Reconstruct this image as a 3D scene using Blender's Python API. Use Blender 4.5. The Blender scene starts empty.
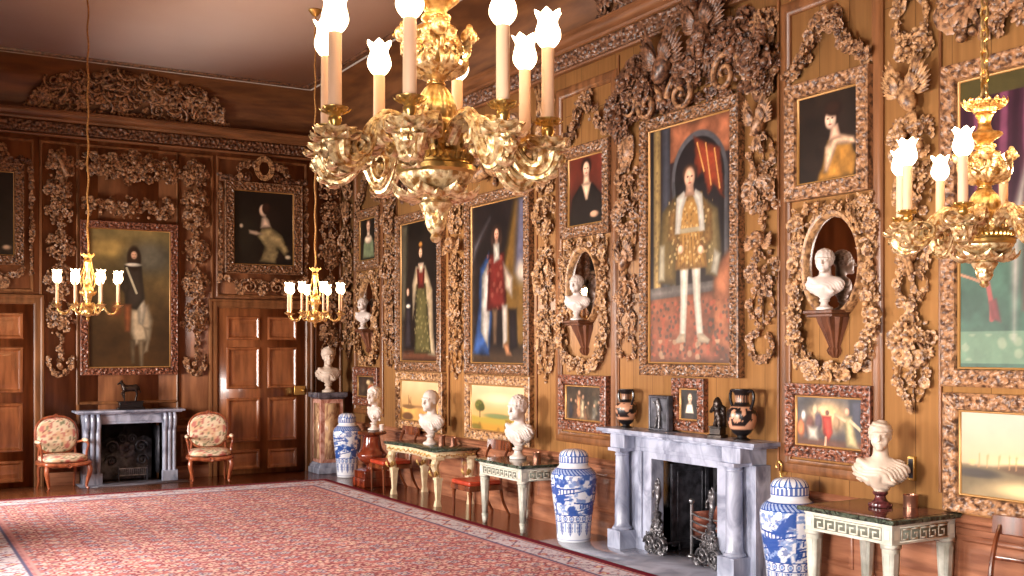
import bpy, math, random
import numpy as np
from mathutils import Vector, Matrix
sc = bpy.context.scene
col = sc.collection
PI = math.pi
random.seed(7)
RNG = np.random.default_rng(7)

# ---------------------------------------------------------------- camera, light, exposure
H, W, D = 1.95, 6.5, 16.6            # eye height, right wall plane x, far wall plane y
XL, YN = -0.35, -1.7                 # left wall x, near wall y
ZC, CIN = 5.94, 0.835                # flat ceiling height, cove inset
yaw = math.atan(630 / 1076)
cd = bpy.data.cameras.new('camera'); cam = bpy.data.objects.new('camera', cd); col.objects.link(cam)
cd.sensor_width = 36.0; cd.lens = 36.0 * 1076 / 1024
cd.shift_y = (349 - 288) / 1024
cd.clip_start = 0.05; cd.clip_end = 60
cam.location = (0, 0, H); cam.rotation_euler = (PI / 2, 0, -yaw)
sc.camera = cam

wd = bpy.data.worlds.new('world'); sc.world = wd; wd.use_nodes = True
wd.node_tree.nodes['Background'].inputs[0].default_value = (0.62, 0.68, 0.8, 1)
wd.node_tree.nodes['Background'].inputs[1].default_value = 0.6

WIN_Y = (1.2, 5.6, 10.0, 14.4)        # window centres in the left wall
WIN_Z = (0.7, 2.9)
WIN_W = 1.7
for i, wy in enumerate(WIN_Y):
    ld = bpy.data.lights.new('window_daylight', 'AREA'); ld.shape = 'RECTANGLE'
    ld.size = WIN_W - .1; ld.size_y = WIN_Z[1] - WIN_Z[0]
    ld.energy = 330; ld.color = (1.0, 0.92, 0.85); ld.spread = math.radians(112)
    lo = bpy.data.objects.new('window_daylight', ld); col.objects.link(lo)
    lo.location = (XL - 0.42, wy, (WIN_Z[0] + WIN_Z[1]) / 2); lo.rotation_euler = (0, -PI / 2 + .03, 0)
sc.view_settings.view_transform = 'Standard'; sc.view_settings.look = 'None'
sc.view_settings.gamma = 1.0; sc.view_settings.use_curve_mapping = False
sc.view_settings.exposure = 0.15
sc.cycles.use_denoising = True
sc.cycles.max_bounces = 6; sc.cycles.diffuse_bounces = 4; sc.cycles.glossy_bounces = 3
sc.cycles.caustics_reflective = False; sc.cycles.caustics_refractive = False
sc.cycles.sample_clamp_indirect = 4.0
FLAME_E = 9.0                       # strength of the lit glass candle shades
BULB_W = 3.8                         # watts of each small bulb

# ---------------------------------------------------------------- mesh helpers
class MB:
    def __init__(s): s.V = []; s.Q = []; s.T = []; s.n = 0; s.C = []
    def add(s, V, Q=None, T=None, C=None):
        V = np.asarray(V, float).reshape(-1, 3)
        s.V.append(V)
        if Q is not None and len(Q): s.Q.append(np.asarray(Q, int).reshape(-1, 4) + s.n)
        if T is not None and len(T): s.T.append(np.asarray(T, int).reshape(-1, 3) + s.n)
        if C is not None: s.C.append(np.asarray(C, float).reshape(-1, 3))
        s.n += len(V); return s
    def mesh(s, name, m, smooth=True, angle=None):
        V = np.concatenate(s.V); Q = np.concatenate(s.Q) if s.Q else np.zeros((0, 4), int)
        T = np.concatenate(s.T) if s.T else np.zeros((0, 3), int)
        me = bpy.data.meshes.new(name)
        me.vertices.add(len(V)); me.vertices.foreach_set('co', V.astype(np.float32).ravel())
        nl = len(Q) * 4 + len(T) * 3
        me.loops.add(nl); me.loops.foreach_set('vertex_index', np.concatenate([Q.ravel(), T.ravel()]).astype(np.int32))
        me.polygons.add(len(Q) + len(T))
        me.polygons.foreach_set('loop_start', np.concatenate([np.arange(len(Q)) * 4, len(Q) * 4 + np.arange(len(T)) * 3]).astype(np.int32))
        me.update(calc_edges=True)
        if s.C:
            ca = me.color_attributes.new(name='Col', type='FLOAT_COLOR', domain='POINT')
            c = np.concatenate(s.C); ca.data.foreach_set('color', np.hstack([c, np.ones((len(c), 1))]).astype(np.float32).ravel())
        if smooth:
            me.polygons.foreach_set('use_smooth', np.ones(len(Q) + len(T), bool))
            if angle: me.set_sharp_from_angle(angle=math.radians(angle))
        if m: me.materials.append(m)
        me.validate(); return me
    def build(s, name, m, parent=None, smooth=True, angle=35, bevel=0, label=None, loc=None, rz=None):
        o = bpy.data.objects.new(name, s.mesh(name, m, smooth, angle)); col.objects.link(o)
        if parent is not None: o.parent = parent
        if loc is not None: o.location = loc
        if rz is not None: o.rotation_euler = (0, 0, rz)
        if bevel:
            b = o.modifiers.new('bevel', 'BEVEL'); b.width = bevel; b.segments = 2; b.limit_method = 'ANGLE'; b.angle_limit = .7
        if label: o['label'] = label
        return o
    # shapes
    def box(s, x0, x1, y0, y1, z0, z1, M=None):
        V = np.array([(x, y, z) for x in (x0, x1) for y in (y0, y1) for z in (z0, z1)], float)
        Q = [(0, 1, 3, 2), (4, 6, 7, 5), (0, 4, 5, 1), (2, 3, 7, 6), (0, 2, 6, 4), (1, 5, 7, 3)]
        if M is not None: V = xf(V, M)
        return s.add(V, Q)
    def frustum(s, cx, cy, z0, z1, a0, b0, a1, b1, tx=0, ty=0):
        V = []
        for z, a, b, dx, dy in ((z0, a0, b0, 0, 0), (z1, a1, b1, tx, ty)):
            V += [(cx + dx - a, cy + dy - b, z), (cx + dx + a, cy + dy - b, z), (cx + dx + a, cy + dy + b, z), (cx + dx - a, cy + dy + b, z)]
        Q = [(3, 2, 1, 0), (4, 5, 6, 7)] + [(i, (i + 1) % 4, 4 + (i + 1) % 4, 4 + i) for i in range(4)]
        return s.add(V, Q)
    def lathe(s, prof, n=24, c=(0, 0, 0), mod=None, sy=1.0, M=None, caps=True, colf=None):
        prof = np.array(prof, float); k = len(prof)
        th = np.arange(n) * 2 * PI / n
        r = np.repeat(prof[:, 0:1], n, 1); z = np.repeat(prof[:, 1:2], n, 1); TH = np.repeat(th[None], k, 0)
        if mod is not None: r, z = mod(r, z, TH)
        V = np.stack([r * np.cos(TH), r * np.sin(TH) * sy, z], -1).reshape(-1, 3)
        Q = grid_q(k, n, wrap=True)
        T = []
        if caps:
            V = np.vstack([V, [[0, 0, z[0].mean()], [0, 0, z[-1].mean()]]])
            T = [(k * n, (i + 1) % n, i) for i in range(n)] + [(k * n + 1, (k - 1) * n + i, (k - 1) * n + (i + 1) % n) for i in range(n)]
        if M is not None: V = xf(V, M)
        C = colf(np.append(TH.ravel(), [0, 0]) if caps else TH.ravel(), V[:, 2], V) if colf else None
        return s.add(V + np.array(c), Q, T, C)
    def tube(s, pts, rad, n=8, flat=1.0, caps=True, lob=0, la=.2):
        P = np.array(pts, float); k = len(P); rad = np.broadcast_to(np.array(rad, float), (k,))
        Tn = np.gradient(P, axis=0); Tn /= np.linalg.norm(Tn, axis=1)[:, None] + 1e-9
        up = np.array([0, 0, 1.0]) if abs(Tn[0][2]) < .9 else np.array([0, 1.0, 0])
        N = np.cross(Tn[0], up); N /= np.linalg.norm(N) + 1e-9
        V = []
        th = np.arange(n) * 2 * PI / n
        for i in range(k):
            N = N - Tn[i] * N.dot(Tn[i]); N /= np.linalg.norm(N) + 1e-9
            B = np.cross(Tn[i], N)
            V.append(P[i] + (rad[i] * (1 + la * np.abs(np.cos(th * lob / 2)) if lob else rad[i] / rad[i]))[:, None] * (np.cos(th)[:, None] * N * flat + np.sin(th)[:, None] * B) if lob else P[i] + rad[i] * (np.cos(th)[:, None] * N * flat + np.sin(th)[:, None] * B))
        V = np.concatenate(V); Q = grid_q(k, n, wrap=True); T = []
        if caps:
            V = np.vstack([V, P[0], P[-1]])
            T = [(k * n, (i + 1) % n, i) for i in range(n)] + [(k * n + 1, (k - 1) * n + i, (k - 1) * n + (i + 1) % n) for i in range(n)]
        return s.add(V, Q, T)
    def ball(s, c, r, n=10, m=7, sc_=(1, 1, 1), M=None):
        V, Q, T = BALL(n, m)
        V = V * np.array(sc_) * r
        if M is not None: V = xf(V, M)
        return s.add(V + np.array(c), Q, T)
    def put(s, proto, M):
        V, Q, T = proto; return s.add(xf(V, M), Q, T)

def xf(V, M):
    M = np.array(M); return V @ M[:3, :3].T + M[:3, 3]
def grid_q(k, n, wrap=False):
    i = np.arange(k - 1)[:, None]; m = n if wrap else n - 1
    j = np.arange(m)[None]; j2 = (j + 1) % n
    return np.stack([i * n + j, i * n + j2 + 0 * i, (i + 1) * n + j2, (i + 1) * n + j], -1).reshape(-1, 4)
_bc = {}
def BALL(n, m):
    if (n, m) not in _bc:
        ph = np.linspace(0, PI, m)[1:-1]; th = np.arange(n) * 2 * PI / n
        V = [(math.sin(p) * math.cos(t), math.sin(p) * math.sin(t), -math.cos(p)) for p in ph for t in th] + [(0, 0, -1), (0, 0, 1)]
        Q = grid_q(m - 2, n, True); a = n * (m - 2)
        T = [(a, (i + 1) % n, i) for i in range(n)] + [(a + 1, (m - 3) * n + i, (m - 3) * n + (i + 1) % n) for i in range(n)]
        _bc[(n, m)] = (np.array(V), Q, np.array(T))
    return _bc[(n, m)]
def mat(loc=(0, 0, 0), rot=(0, 0, 0), s=1.0):
    from mathutils import Euler
    S = Matrix.Diagonal((s, s, s, 1)) if not hasattr(s, '__len__') else Matrix.Diagonal((*s, 1))
    return np.array(Matrix.Translation(loc) @ Euler(rot).to_matrix().to_4x4() @ S)
def smooth_path(P, n):
    P = np.array(P, float); k = len(P); out = []
    t = np.linspace(0, k - 1, n)
    for u in t:
        i = min(int(u), k - 2); f = u - i
        p0 = P[max(i - 1, 0)]; p1 = P[i]; p2 = P[i + 1]; p3 = P[min(i + 2, k - 1)]
        out.append(.5 * ((2 * p1) + (-p0 + p2) * f + (2 * p0 - 5 * p1 + 4 * p2 - p3) * f * f + (-p0 + 3 * p1 - 3 * p2 + p3) * f ** 3))
    return np.array(out)

def empty(name, label=None, cat=None, group=None, loc=(0, 0, 0), rz=0):
    o = bpy.data.objects.new(name, None); col.objects.link(o); o.empty_display_size = .1
    o.location = loc; o.rotation_euler = (0, 0, rz)
    tag(o, label, cat, group); return o
def tag(o, label=None, cat=None, group=None, kind=None):
    if label: o['label'] = label
    if cat: o['category'] = cat
    if group: o['group'] = group
    if kind: o['kind'] = kind
    return o
def struct(name, mb, m, **k):
    o = mb.build(name, m, **k); o['kind'] = 'structure'; return o
RW = -PI / 2                         # rotation of everything facing the room from the right wall

# ---------------------------------------------------------------- sculpting by distance field
def ell(X, Y, Z, c, r, rot=None):
    x, y, z = X - c[0], Y - c[1], Z - c[2]
    if rot:                          # rotation about x axis (pitch) then z (yaw)
        cp, sp = math.cos(-rot[0]), math.sin(-rot[0]); cz, sz = math.cos(-rot[1]), math.sin(-rot[1])
        x, y = cz * x - sz * y, sz * x + cz * y
        y, z = cp * y - sp * z, sp * y + cp * z
    k = np.sqrt((x / r[0]) ** 2 + (y / r[1]) ** 2 + (z / r[2]) ** 2)
    return (k - 1) * min(r)
def cap(X, Y, Z, a, b, ra, rb):
    a = np.array(a, float); b = np.array(b, float); d = b - a
    t = np.clip(((X - a[0]) * d[0] + (Y - a[1]) * d[1] + (Z - a[2]) * d[2]) / d.dot(d), 0, 1)
    return np.sqrt((X - a[0] - t * d[0]) ** 2 + (Y - a[1] - t * d[1]) ** 2 + (Z - a[2] - t * d[2]) ** 2) - (ra + (rb - ra) * t)
def smin(a, b, k):
    h = np.clip(.5 + .5 * (b - a) / k, 0, 1); return b * (1 - h) + a * h - k * h * (1 - h)
def sculpt(fn, lo, hi, h):
    ax = [np.arange(lo[i], hi[i] + h, h) for i in range(3)]
    X, Y, Z = np.meshgrid(*ax, indexing='ij'); V = fn(X, Y, Z); neg = V < 0
    n = V.shape; cs = tuple(k - 1 for k in n)
    S = np.zeros(cs + (3,)); N = np.zeros(cs)
    G = np.stack([X, Y, Z], -1); cross = []
    for a in range(3):
        s0 = [slice(None)] * 3; s1 = [slice(None)] * 3; s0[a] = slice(0, -1); s1[a] = slice(1, None)
        v0, v1 = V[tuple(s0)], V[tuple(s1)]; m = neg[tuple(s0)] != neg[tuple(s1)]
        t = np.where(m, v0 / np.where(m, v0 - v1, 1), 0)
        p = G[tuple(s0)].copy(); p[..., a] += t * h
        b, c = [q for q in range(3) if q != a]
        for db in (0, 1):
            for dc in (0, 1):
                se = [slice(None)] * 3; sd = [slice(None)] * 3
                # edge index j belongs to cell j-1 and j
                se[b] = slice(1, None) if db else slice(0, -1); se[c] = slice(1, None) if dc else slice(0, -1)
                mm = m[tuple(se)]
                N += mm; S += np.where(mm[..., None], p[tuple(se)], 0)
        cross.append(m)
    has = N > 0; idx = -np.ones(cs, int); idx[has] = np.arange(has.sum())
    P = S[has] / N[has][:, None]; Q = []
    for a in range(3):
        m = cross[a]; b, c = [q for q in range(3) if q != a]
        I = np.argwhere(m); ok = (I[:, b] > 0) & (I[:, c] > 0) & (I[:, b] < n[b] - 1) & (I[:, c] < n[c] - 1); I = I[ok]
        if not len(I): continue
        def cell(db, dc):
            J = I.copy(); J[:, b] -= db; J[:, c] -= dc; return idx[J[:, 0], J[:, 1], J[:, 2]]
        q = np.stack([cell(1, 1), cell(0, 1), cell(0, 0), cell(1, 0)], -1)
        flip = neg[I[:, 0], I[:, 1], I[:, 2]]
        if a == 1: flip = ~flip
        q[~flip] = q[~flip][:, ::-1]; Q.append(q)
    return P, np.concatenate(Q), None

# ---------------------------------------------------------------- materials
def srgb(*c):
    c = np.array(c, float) / 255.; return tuple(np.where(c <= .04045, c / 12.92, ((c + .055) / 1.055) ** 2.4))
_mats = {}
def new_mat(name, base=(.5, .5, .5), rough=.5, metal=0., spec=.5, coat=0.):
    m = bpy.data.materials.new(name); m.use_nodes = True
    b = m.node_tree.nodes['Principled BSDF']
    b.inputs['Base Color'].default_value = (*base, 1); b.inputs['Roughness'].default_value = rough
    b.inputs['Metallic'].default_value = metal; b.inputs['Specular IOR Level'].default_value = spec
    b.inputs['Coat Weight'].default_value = coat
    return m, m.node_tree, b
def noise_mat(name, c0, c1, scale=(5, 5, 5), rough=.5, metal=0., detail=4., bump=0., coords='Object', spec=.5, c2=None, dist=0., lo=.35, hi=.65, coat=0., bscale=None):
    m, nt, b = new_mat(name, c0, rough, metal, spec, coat)
    tc = nt.nodes.new('ShaderNodeTexCoord'); mp = nt.nodes.new('ShaderNodeMapping'); mp.inputs['Scale'].default_value = scale
    nz = nt.nodes.new('ShaderNodeTexNoise'); nz.inputs['Scale'].default_value = 1.0; nz.inputs['Detail'].default_value = detail; nz.inputs['Distortion'].default_value = dist
    cr = nt.nodes.new('ShaderNodeValToRGB')
    cr.color_ramp.elements[0].position = lo; cr.color_ramp.elements[0].color = (*c0, 1)
    cr.color_ramp.elements[1].position = hi; cr.color_ramp.elements[1].color = (*c1, 1)
    if c2 is not None:
        e = cr.color_ramp.elements.new(min(.99, hi + .12)); e.color = (*c2, 1)
    nt.links.new(tc.outputs[coords], mp.inputs[0]); nt.links.new(mp.outputs[0], nz.inputs['Vector'])
    nt.links.new(nz.outputs[0], cr.inputs[0]); nt.links.new(cr.outputs[0], b.inputs['Base Color'])
    if bump:
        bp = nt.nodes.new('ShaderNodeBump'); bp.inputs['Strength'].default_value = bump; bp.inputs['Distance'].default_value = .01
        nt.links.new(nz.outputs[0], bp.inputs['Height']); nt.links.new(bp.outputs[0], b.inputs['Normal'])
    return m
def attr_mat(name, rough=.5, coat=0., spec=.5):
    m, nt, b = new_mat(name, (.5,) * 3, rough, 0, spec, coat)
    a = nt.nodes.new('ShaderNodeAttribute'); a.attribute_name = 'Col'
    nt.links.new(a.outputs['Color'], b.inputs['Base Color']); return m
def plank_mat(name, c0, c1, axis, width, length, rough, coat=0.):
    # boards with butt joints; axis = direction the boards run ('x','y','z')
    m, nt, b = new_mat(name, c0, rough, 0, .5, coat)
    tc = nt.nodes.new('ShaderNodeTexCoord'); mp = nt.nodes.new('ShaderNodeMapping')
    nz = nt.nodes.new('ShaderNodeTexNoise'); nz.inputs['Scale'].default_value = 1; nz.inputs['Detail'].default_value = 5
    sx = {'x': (1.2, 22, 22), 'y': (22, 1.2, 22), 'z': (22, 22, 1.2)}[axis]
    mp.inputs['Scale'].default_value = sx
    nt.links.new(tc.outputs['Object'], mp.inputs[0]); nt.links.new(mp.outputs[0], nz.inputs['Vector'])
    br = nt.nodes.new('ShaderNodeTexBrick'); br.inputs['Scale'].default_value = 1
    br.inputs['Brick Width'].default_value = length; br.inputs['Row Height'].default_value = width; br.inputs['Mortar Size'].default_value = .003
    br.inputs['Color1'].default_value = (.86, .86, .86, 1); br.inputs['Color2'].default_value = (1.08, 1.07, 1.05, 1); br.inputs['Mortar'].default_value = (.3, .28, .26, 1)
    sep = nt.nodes.new('ShaderNodeSeparateXYZ'); cmb = nt.nodes.new('ShaderNodeCombineXYZ'); add = nt.nodes.new('ShaderNodeMath'); add.operation = 'ADD'
    nt.links.new(tc.outputs['Object'], sep.inputs[0])
    if axis == 'z':
        nt.links.new(sep.outputs[2], cmb.inputs[0]); nt.links.new(sep.outputs[0], add.inputs[0]); nt.links.new(sep.outputs[1], add.inputs[1]); nt.links.new(add.outputs[0], cmb.inputs[1])
    elif axis == 'y':
        nt.links.new(sep.outputs[1], cmb.inputs[0]); nt.links.new(sep.outputs[0], cmb.inputs[1])
    else:
        nt.links.new(sep.outputs[0], cmb.inputs[0]); nt.links.new(sep.outputs[1], cmb.inputs[1])
    nt.links.new(cmb.outputs[0], br.inputs['Vector'])
    cr = nt.nodes.new('ShaderNodeValToRGB'); cr.color_ramp.elements[0].position = .3; cr.color_ramp.elements[1].position = .7
    cr.color_ramp.elements[0].color = (*c0, 1); cr.color_ramp.elements[1].color = (*c1, 1)
    nt.links.new(nz.outputs[0], cr.inputs[0])
    mx = nt.nodes.new('ShaderNodeMix'); mx.data_type = 'RGBA'; mx.blend_type = 'MULTIPLY'; mx.inputs[0].default_value = 1
    nt.links.new(cr.outputs[0], mx.inputs[6]); nt.links.new(br.outputs['Color'], mx.inputs[7]); nt.links.new(mx.outputs[2], b.inputs['Base Color'])
    return m

M = {}
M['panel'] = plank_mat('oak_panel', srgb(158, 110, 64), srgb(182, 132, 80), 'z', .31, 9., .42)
M['trim'] = noise_mat('oak_trim', srgb(98, 60, 33), srgb(138, 90, 54), (14, 14, 1.5), rough=.36)
M['trimh'] = noise_mat('oak_rail', srgb(96, 59, 33), srgb(136, 88, 54), (1.5, 1.5, 14), rough=.36)
M['dado'] = noise_mat('oak_dado', srgb(126, 78, 56), srgb(170, 114, 84), (2, 2, 16), rough=.33)
M['cove'] = noise_mat('cove_oak', srgb(90, 54, 30), srgb(126, 80, 44), (1.5, 1.5, 12), rough=.5)
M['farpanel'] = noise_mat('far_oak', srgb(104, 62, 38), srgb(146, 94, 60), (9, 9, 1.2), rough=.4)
M['door'] = noise_mat('door_mahogany', srgb(104, 58, 32), srgb(150, 90, 52), (12, 12, 1.2), rough=.3, coat=.15)
M['doorpanel'] = noise_mat('door_field', srgb(116, 66, 36), srgb(164, 100, 60), (10, 10, 1.6), rough=.28, coat=.2)
M['carve'] = noise_mat('limewood', srgb(76, 50, 36), srgb(178, 132, 94), (26, 26, 26), rough=.36, lo=.38, hi=.6)
M['carveL'] = noise_mat('limewood_pale', srgb(96, 64, 42), srgb(196, 150, 104), (26, 26, 26), rough=.36, lo=.38, hi=.6)
M['carveD'] = noise_mat('limewood_dark', srgb(56, 34, 25), srgb(136, 94, 68), (26, 26, 26), rough=.34, lo=.38, hi=.62)
M['frame'] = noise_mat('carved_frame', srgb(62, 40, 28), srgb(156, 112, 78), (40, 40, 40), rough=.32, lo=.4, hi=.6)
M['frameD'] = noise_mat('carved_frame_red', srgb(60, 32, 24), srgb(146, 90, 66), (40, 40, 40), rough=.3, lo=.4, hi=.6)
M['slip'] = new_mat('gilt_slip', srgb(170, 125, 70), .4, .35)[0]
M['paint'] = attr_mat('oil_paint', rough=.38, spec=.35)
M['plaster'] = noise_mat('ceiling_plaster', srgb(246, 224, 212), srgb(250, 232, 222), (.7, .7, .7), rough=.8)
M['floor'] = plank_mat('floorboards', srgb(128, 70, 42), srgb(182, 112, 70), 'y', .24, 3.4, .24, coat=.25)
M['marble'] = noise_mat('marble_white', srgb(204, 190, 182), srgb(228, 216, 208), (6, 6, 6), rough=.38, detail=6)
M['marbleC'] = noise_mat('marble_cream', srgb(198, 178, 160), srgb(224, 206, 188), (7, 7, 7), rough=.42, detail=6)
M['gmarble'] = noise_mat('marble_grey', srgb(104, 110, 130), srgb(178, 184, 204), (5, 5, 2.4), rough=.25, detail=8, dist=1.4, lo=.3, hi=.62)
M['hearth'] = noise_mat('hearth_stone', srgb(98, 98, 110), srgb(136, 136, 148), (3, 3, 3), rough=.1, detail=6, dist=.8)
M['dmarble'] = noise_mat('marble_dark', srgb(50, 50, 58), srgb(112, 110, 122), (9, 9, 9), rough=.2, detail=6)
M['green'] = noise_mat('marble_green', srgb(28, 38, 32), srgb(92, 104, 88), (14, 14, 14), rough=.12, detail=8, dist=2, lo=.42, hi=.7)
M['redmarble'] = noise_mat('marble_red_top', srgb(82, 48, 44), srgb(118, 74, 66), (4, 4, 4), rough=.1, detail=6)
M['ymarble'] = noise_mat('marble_yellow', srgb(150, 108, 84), srgb(214, 176, 134), (6, 6, 3), rough=.2, detail=7, dist=3, lo=.4, hi=.6)
M['pmarble'] = noise_mat('marble_pink', srgb(170, 104, 84), srgb(222, 176, 158), (9, 9, 6), rough=.2, detail=6, dist=1.5)
M['porph'] = noise_mat('porphyry', srgb(54, 22, 26), srgb(110, 56, 58), (30, 30, 30), rough=.15)
M['mahog'] = noise_mat('mahogany', srgb(74, 26, 16), srgb(134, 58, 34), (12, 12, 3), rough=.14, coat=.5)
M['rosewood'] = noise_mat('chair_wood', srgb(68, 32, 18), srgb(126, 66, 36), (16, 16, 3), rough=.25, coat=.3)
M['redleather'] = noise_mat('red_leather', srgb(158, 50, 30), srgb(192, 76, 48), (8, 8, 8), rough=.35)
M['walnut'] = noise_mat('armchair_wood', srgb(128, 62, 38), srgb(184, 104, 68), (18, 18, 4), rough=.3, coat=.3)
M['cream'] = noise_mat('cream_paint', srgb(204, 184, 146), srgb(230, 214, 180), (12, 12, 12), rough=.4)
M['gilt'] = noise_mat('gilt_relief', srgb(150, 108, 48), srgb(222, 186, 116), (40, 40, 40), rough=.4, metal=.3)
M['ggrey'] = noise_mat('grey_green_paint', srgb(176, 178, 166), srgb(212, 212, 200), (10, 10, 10), rough=.4)
M['keyline'] = new_mat('key_line', srgb(108, 112, 100), .45)[0]
M['keylight'] = new_mat('key_line_pale', srgb(222, 220, 204), .45)[0]
M['iron'] = noise_mat('cast_iron', srgb(46, 46, 52), srgb(92, 92, 102), (12, 12, 12), rough=.38, metal=.4, bump=.3)
M['steel'] = noise_mat('polished_steel', srgb(128, 128, 132), srgb(190, 190, 194), (12, 12, 12), rough=.28, metal=.85)
M['pewter'] = noise_mat('andiron_bronze', srgb(62, 60, 62), srgb(130, 128, 132), (26, 26, 26), rough=.34, metal=.7)
M['soot'] = noise_mat('soot_brick', srgb(58, 56, 62), srgb(100, 97, 106), (6, 6, 6), rough=.8)
M['firebrick'] = noise_mat('fire_brick', srgb(140, 82, 68), srgb(186, 120, 100), (7, 7, 7), rough=.8)
M['bronze'] = noise_mat('dark_bronze', srgb(24, 19, 18), srgb(62, 50, 44), (16, 16, 16), rough=.3, metal=.6)
M['copper'] = new_mat('copper_can', srgb(172, 122, 100), .28, .8)[0]
M['brass'] = new_mat('brass', srgb(206, 168, 98), .3, .9)[0]
M['gold'] = noise_mat('ormolu', srgb(190, 140, 70), srgb(250, 220, 156), (34, 34, 34), rough=.3, metal=.88, bump=.5)
M['golds'] = noise_mat('ormolu_pale', srgb(176, 128, 72), srgb(255, 230, 178), (46, 46, 46), rough=.36, metal=.68, bump=.6, lo=.38, hi=.58)
M['candle'] = new_mat('candle_tube', srgb(226, 184, 150), .5)[0]
M['cord'] = noise_mat('cord', srgb(150, 104, 50), srgb(206, 156, 90), (60, 60, 60), rough=.6)
M['mirror'] = new_mat('mirror_glass', (.72, .68, .66), .03, 1.)[0]
M['bracket'] = noise_mat('bracket_wood', srgb(78, 46, 32), srgb(116, 72, 50), (20, 20, 4), rough=.35)
M['porcelain'] = attr_mat('glazed_porcelain', rough=.1, coat=.5)
M['pottery'] = attr_mat('greek_pottery', rough=.28)
M['rug'] = attr_mat('rug_wool', rough=.95, spec=.1)
M['fabric'] = attr_mat('tapestry', rough=.9, spec=.15)
fm = bpy.data.materials.new('lit_glass_shade'); fm.use_nodes = True
nt = fm.node_tree; b = nt.nodes['Principled BSDF']; b.inputs['Base Color'].default_value = (.9, .85, .78, 1)
b.inputs['Emission Color'].default_value = (1, .72, .42, 1); b.inputs['Emission Strength'].default_value = FLAME_E
M['flame'] = fm

# ---------------------------------------------------------------- numpy noise and painting
def hash2(i, j, k=0):
    h = np.sin(i * 127.1 + j * 311.7 + k * 74.7) * 43758.5453; return h - np.floor(h)
def vnoise(x, y, k=0):
    i, j = np.floor(x), np.floor(y); fx, fy = x - i, y - j; fx = fx * fx * (3 - 2 * fx); fy = fy * fy * (3 - 2 * fy)
    a = hash2(i, j, k); b_ = hash2(i + 1, j, k); c = hash2(i, j + 1, k); d = hash2(i + 1, j + 1, k)
    return (a * (1 - fx) + b_ * fx) * (1 - fy) + (c * (1 - fx) + d * fx) * fy
def fbm(x, y, k=0, o=4):
    s = 0; a = .5
    for q in range(o): s = s + a * vnoise(x * 2 ** q, y * 2 ** q, k + q * 7); a *= .5
    return s / (1 - .5 ** o)
def cells(x, y, k=0):
    i, j = np.floor(x), np.floor(y); d1 = np.full(np.shape(x), 9.); idn = np.zeros(np.shape(x))
    for a in (-1, 0, 1):
        for b_ in (-1, 0, 1):
            px = i + a + hash2(i + a, j + b_, k); py = j + b_ + hash2(i + a, j + b_, k + 3)
            d = np.hypot(px - x, py - y); m = d < d1; d1 = np.where(m, d, d1); idn = np.where(m, hash2(i + a, j + b_, k + 9), idn)
    return d1, idn
def sstep(a, b_, x):
    t = np.clip((x - a) / (b_ - a), 0, 1); return t * t * (3 - 2 * t)

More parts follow.
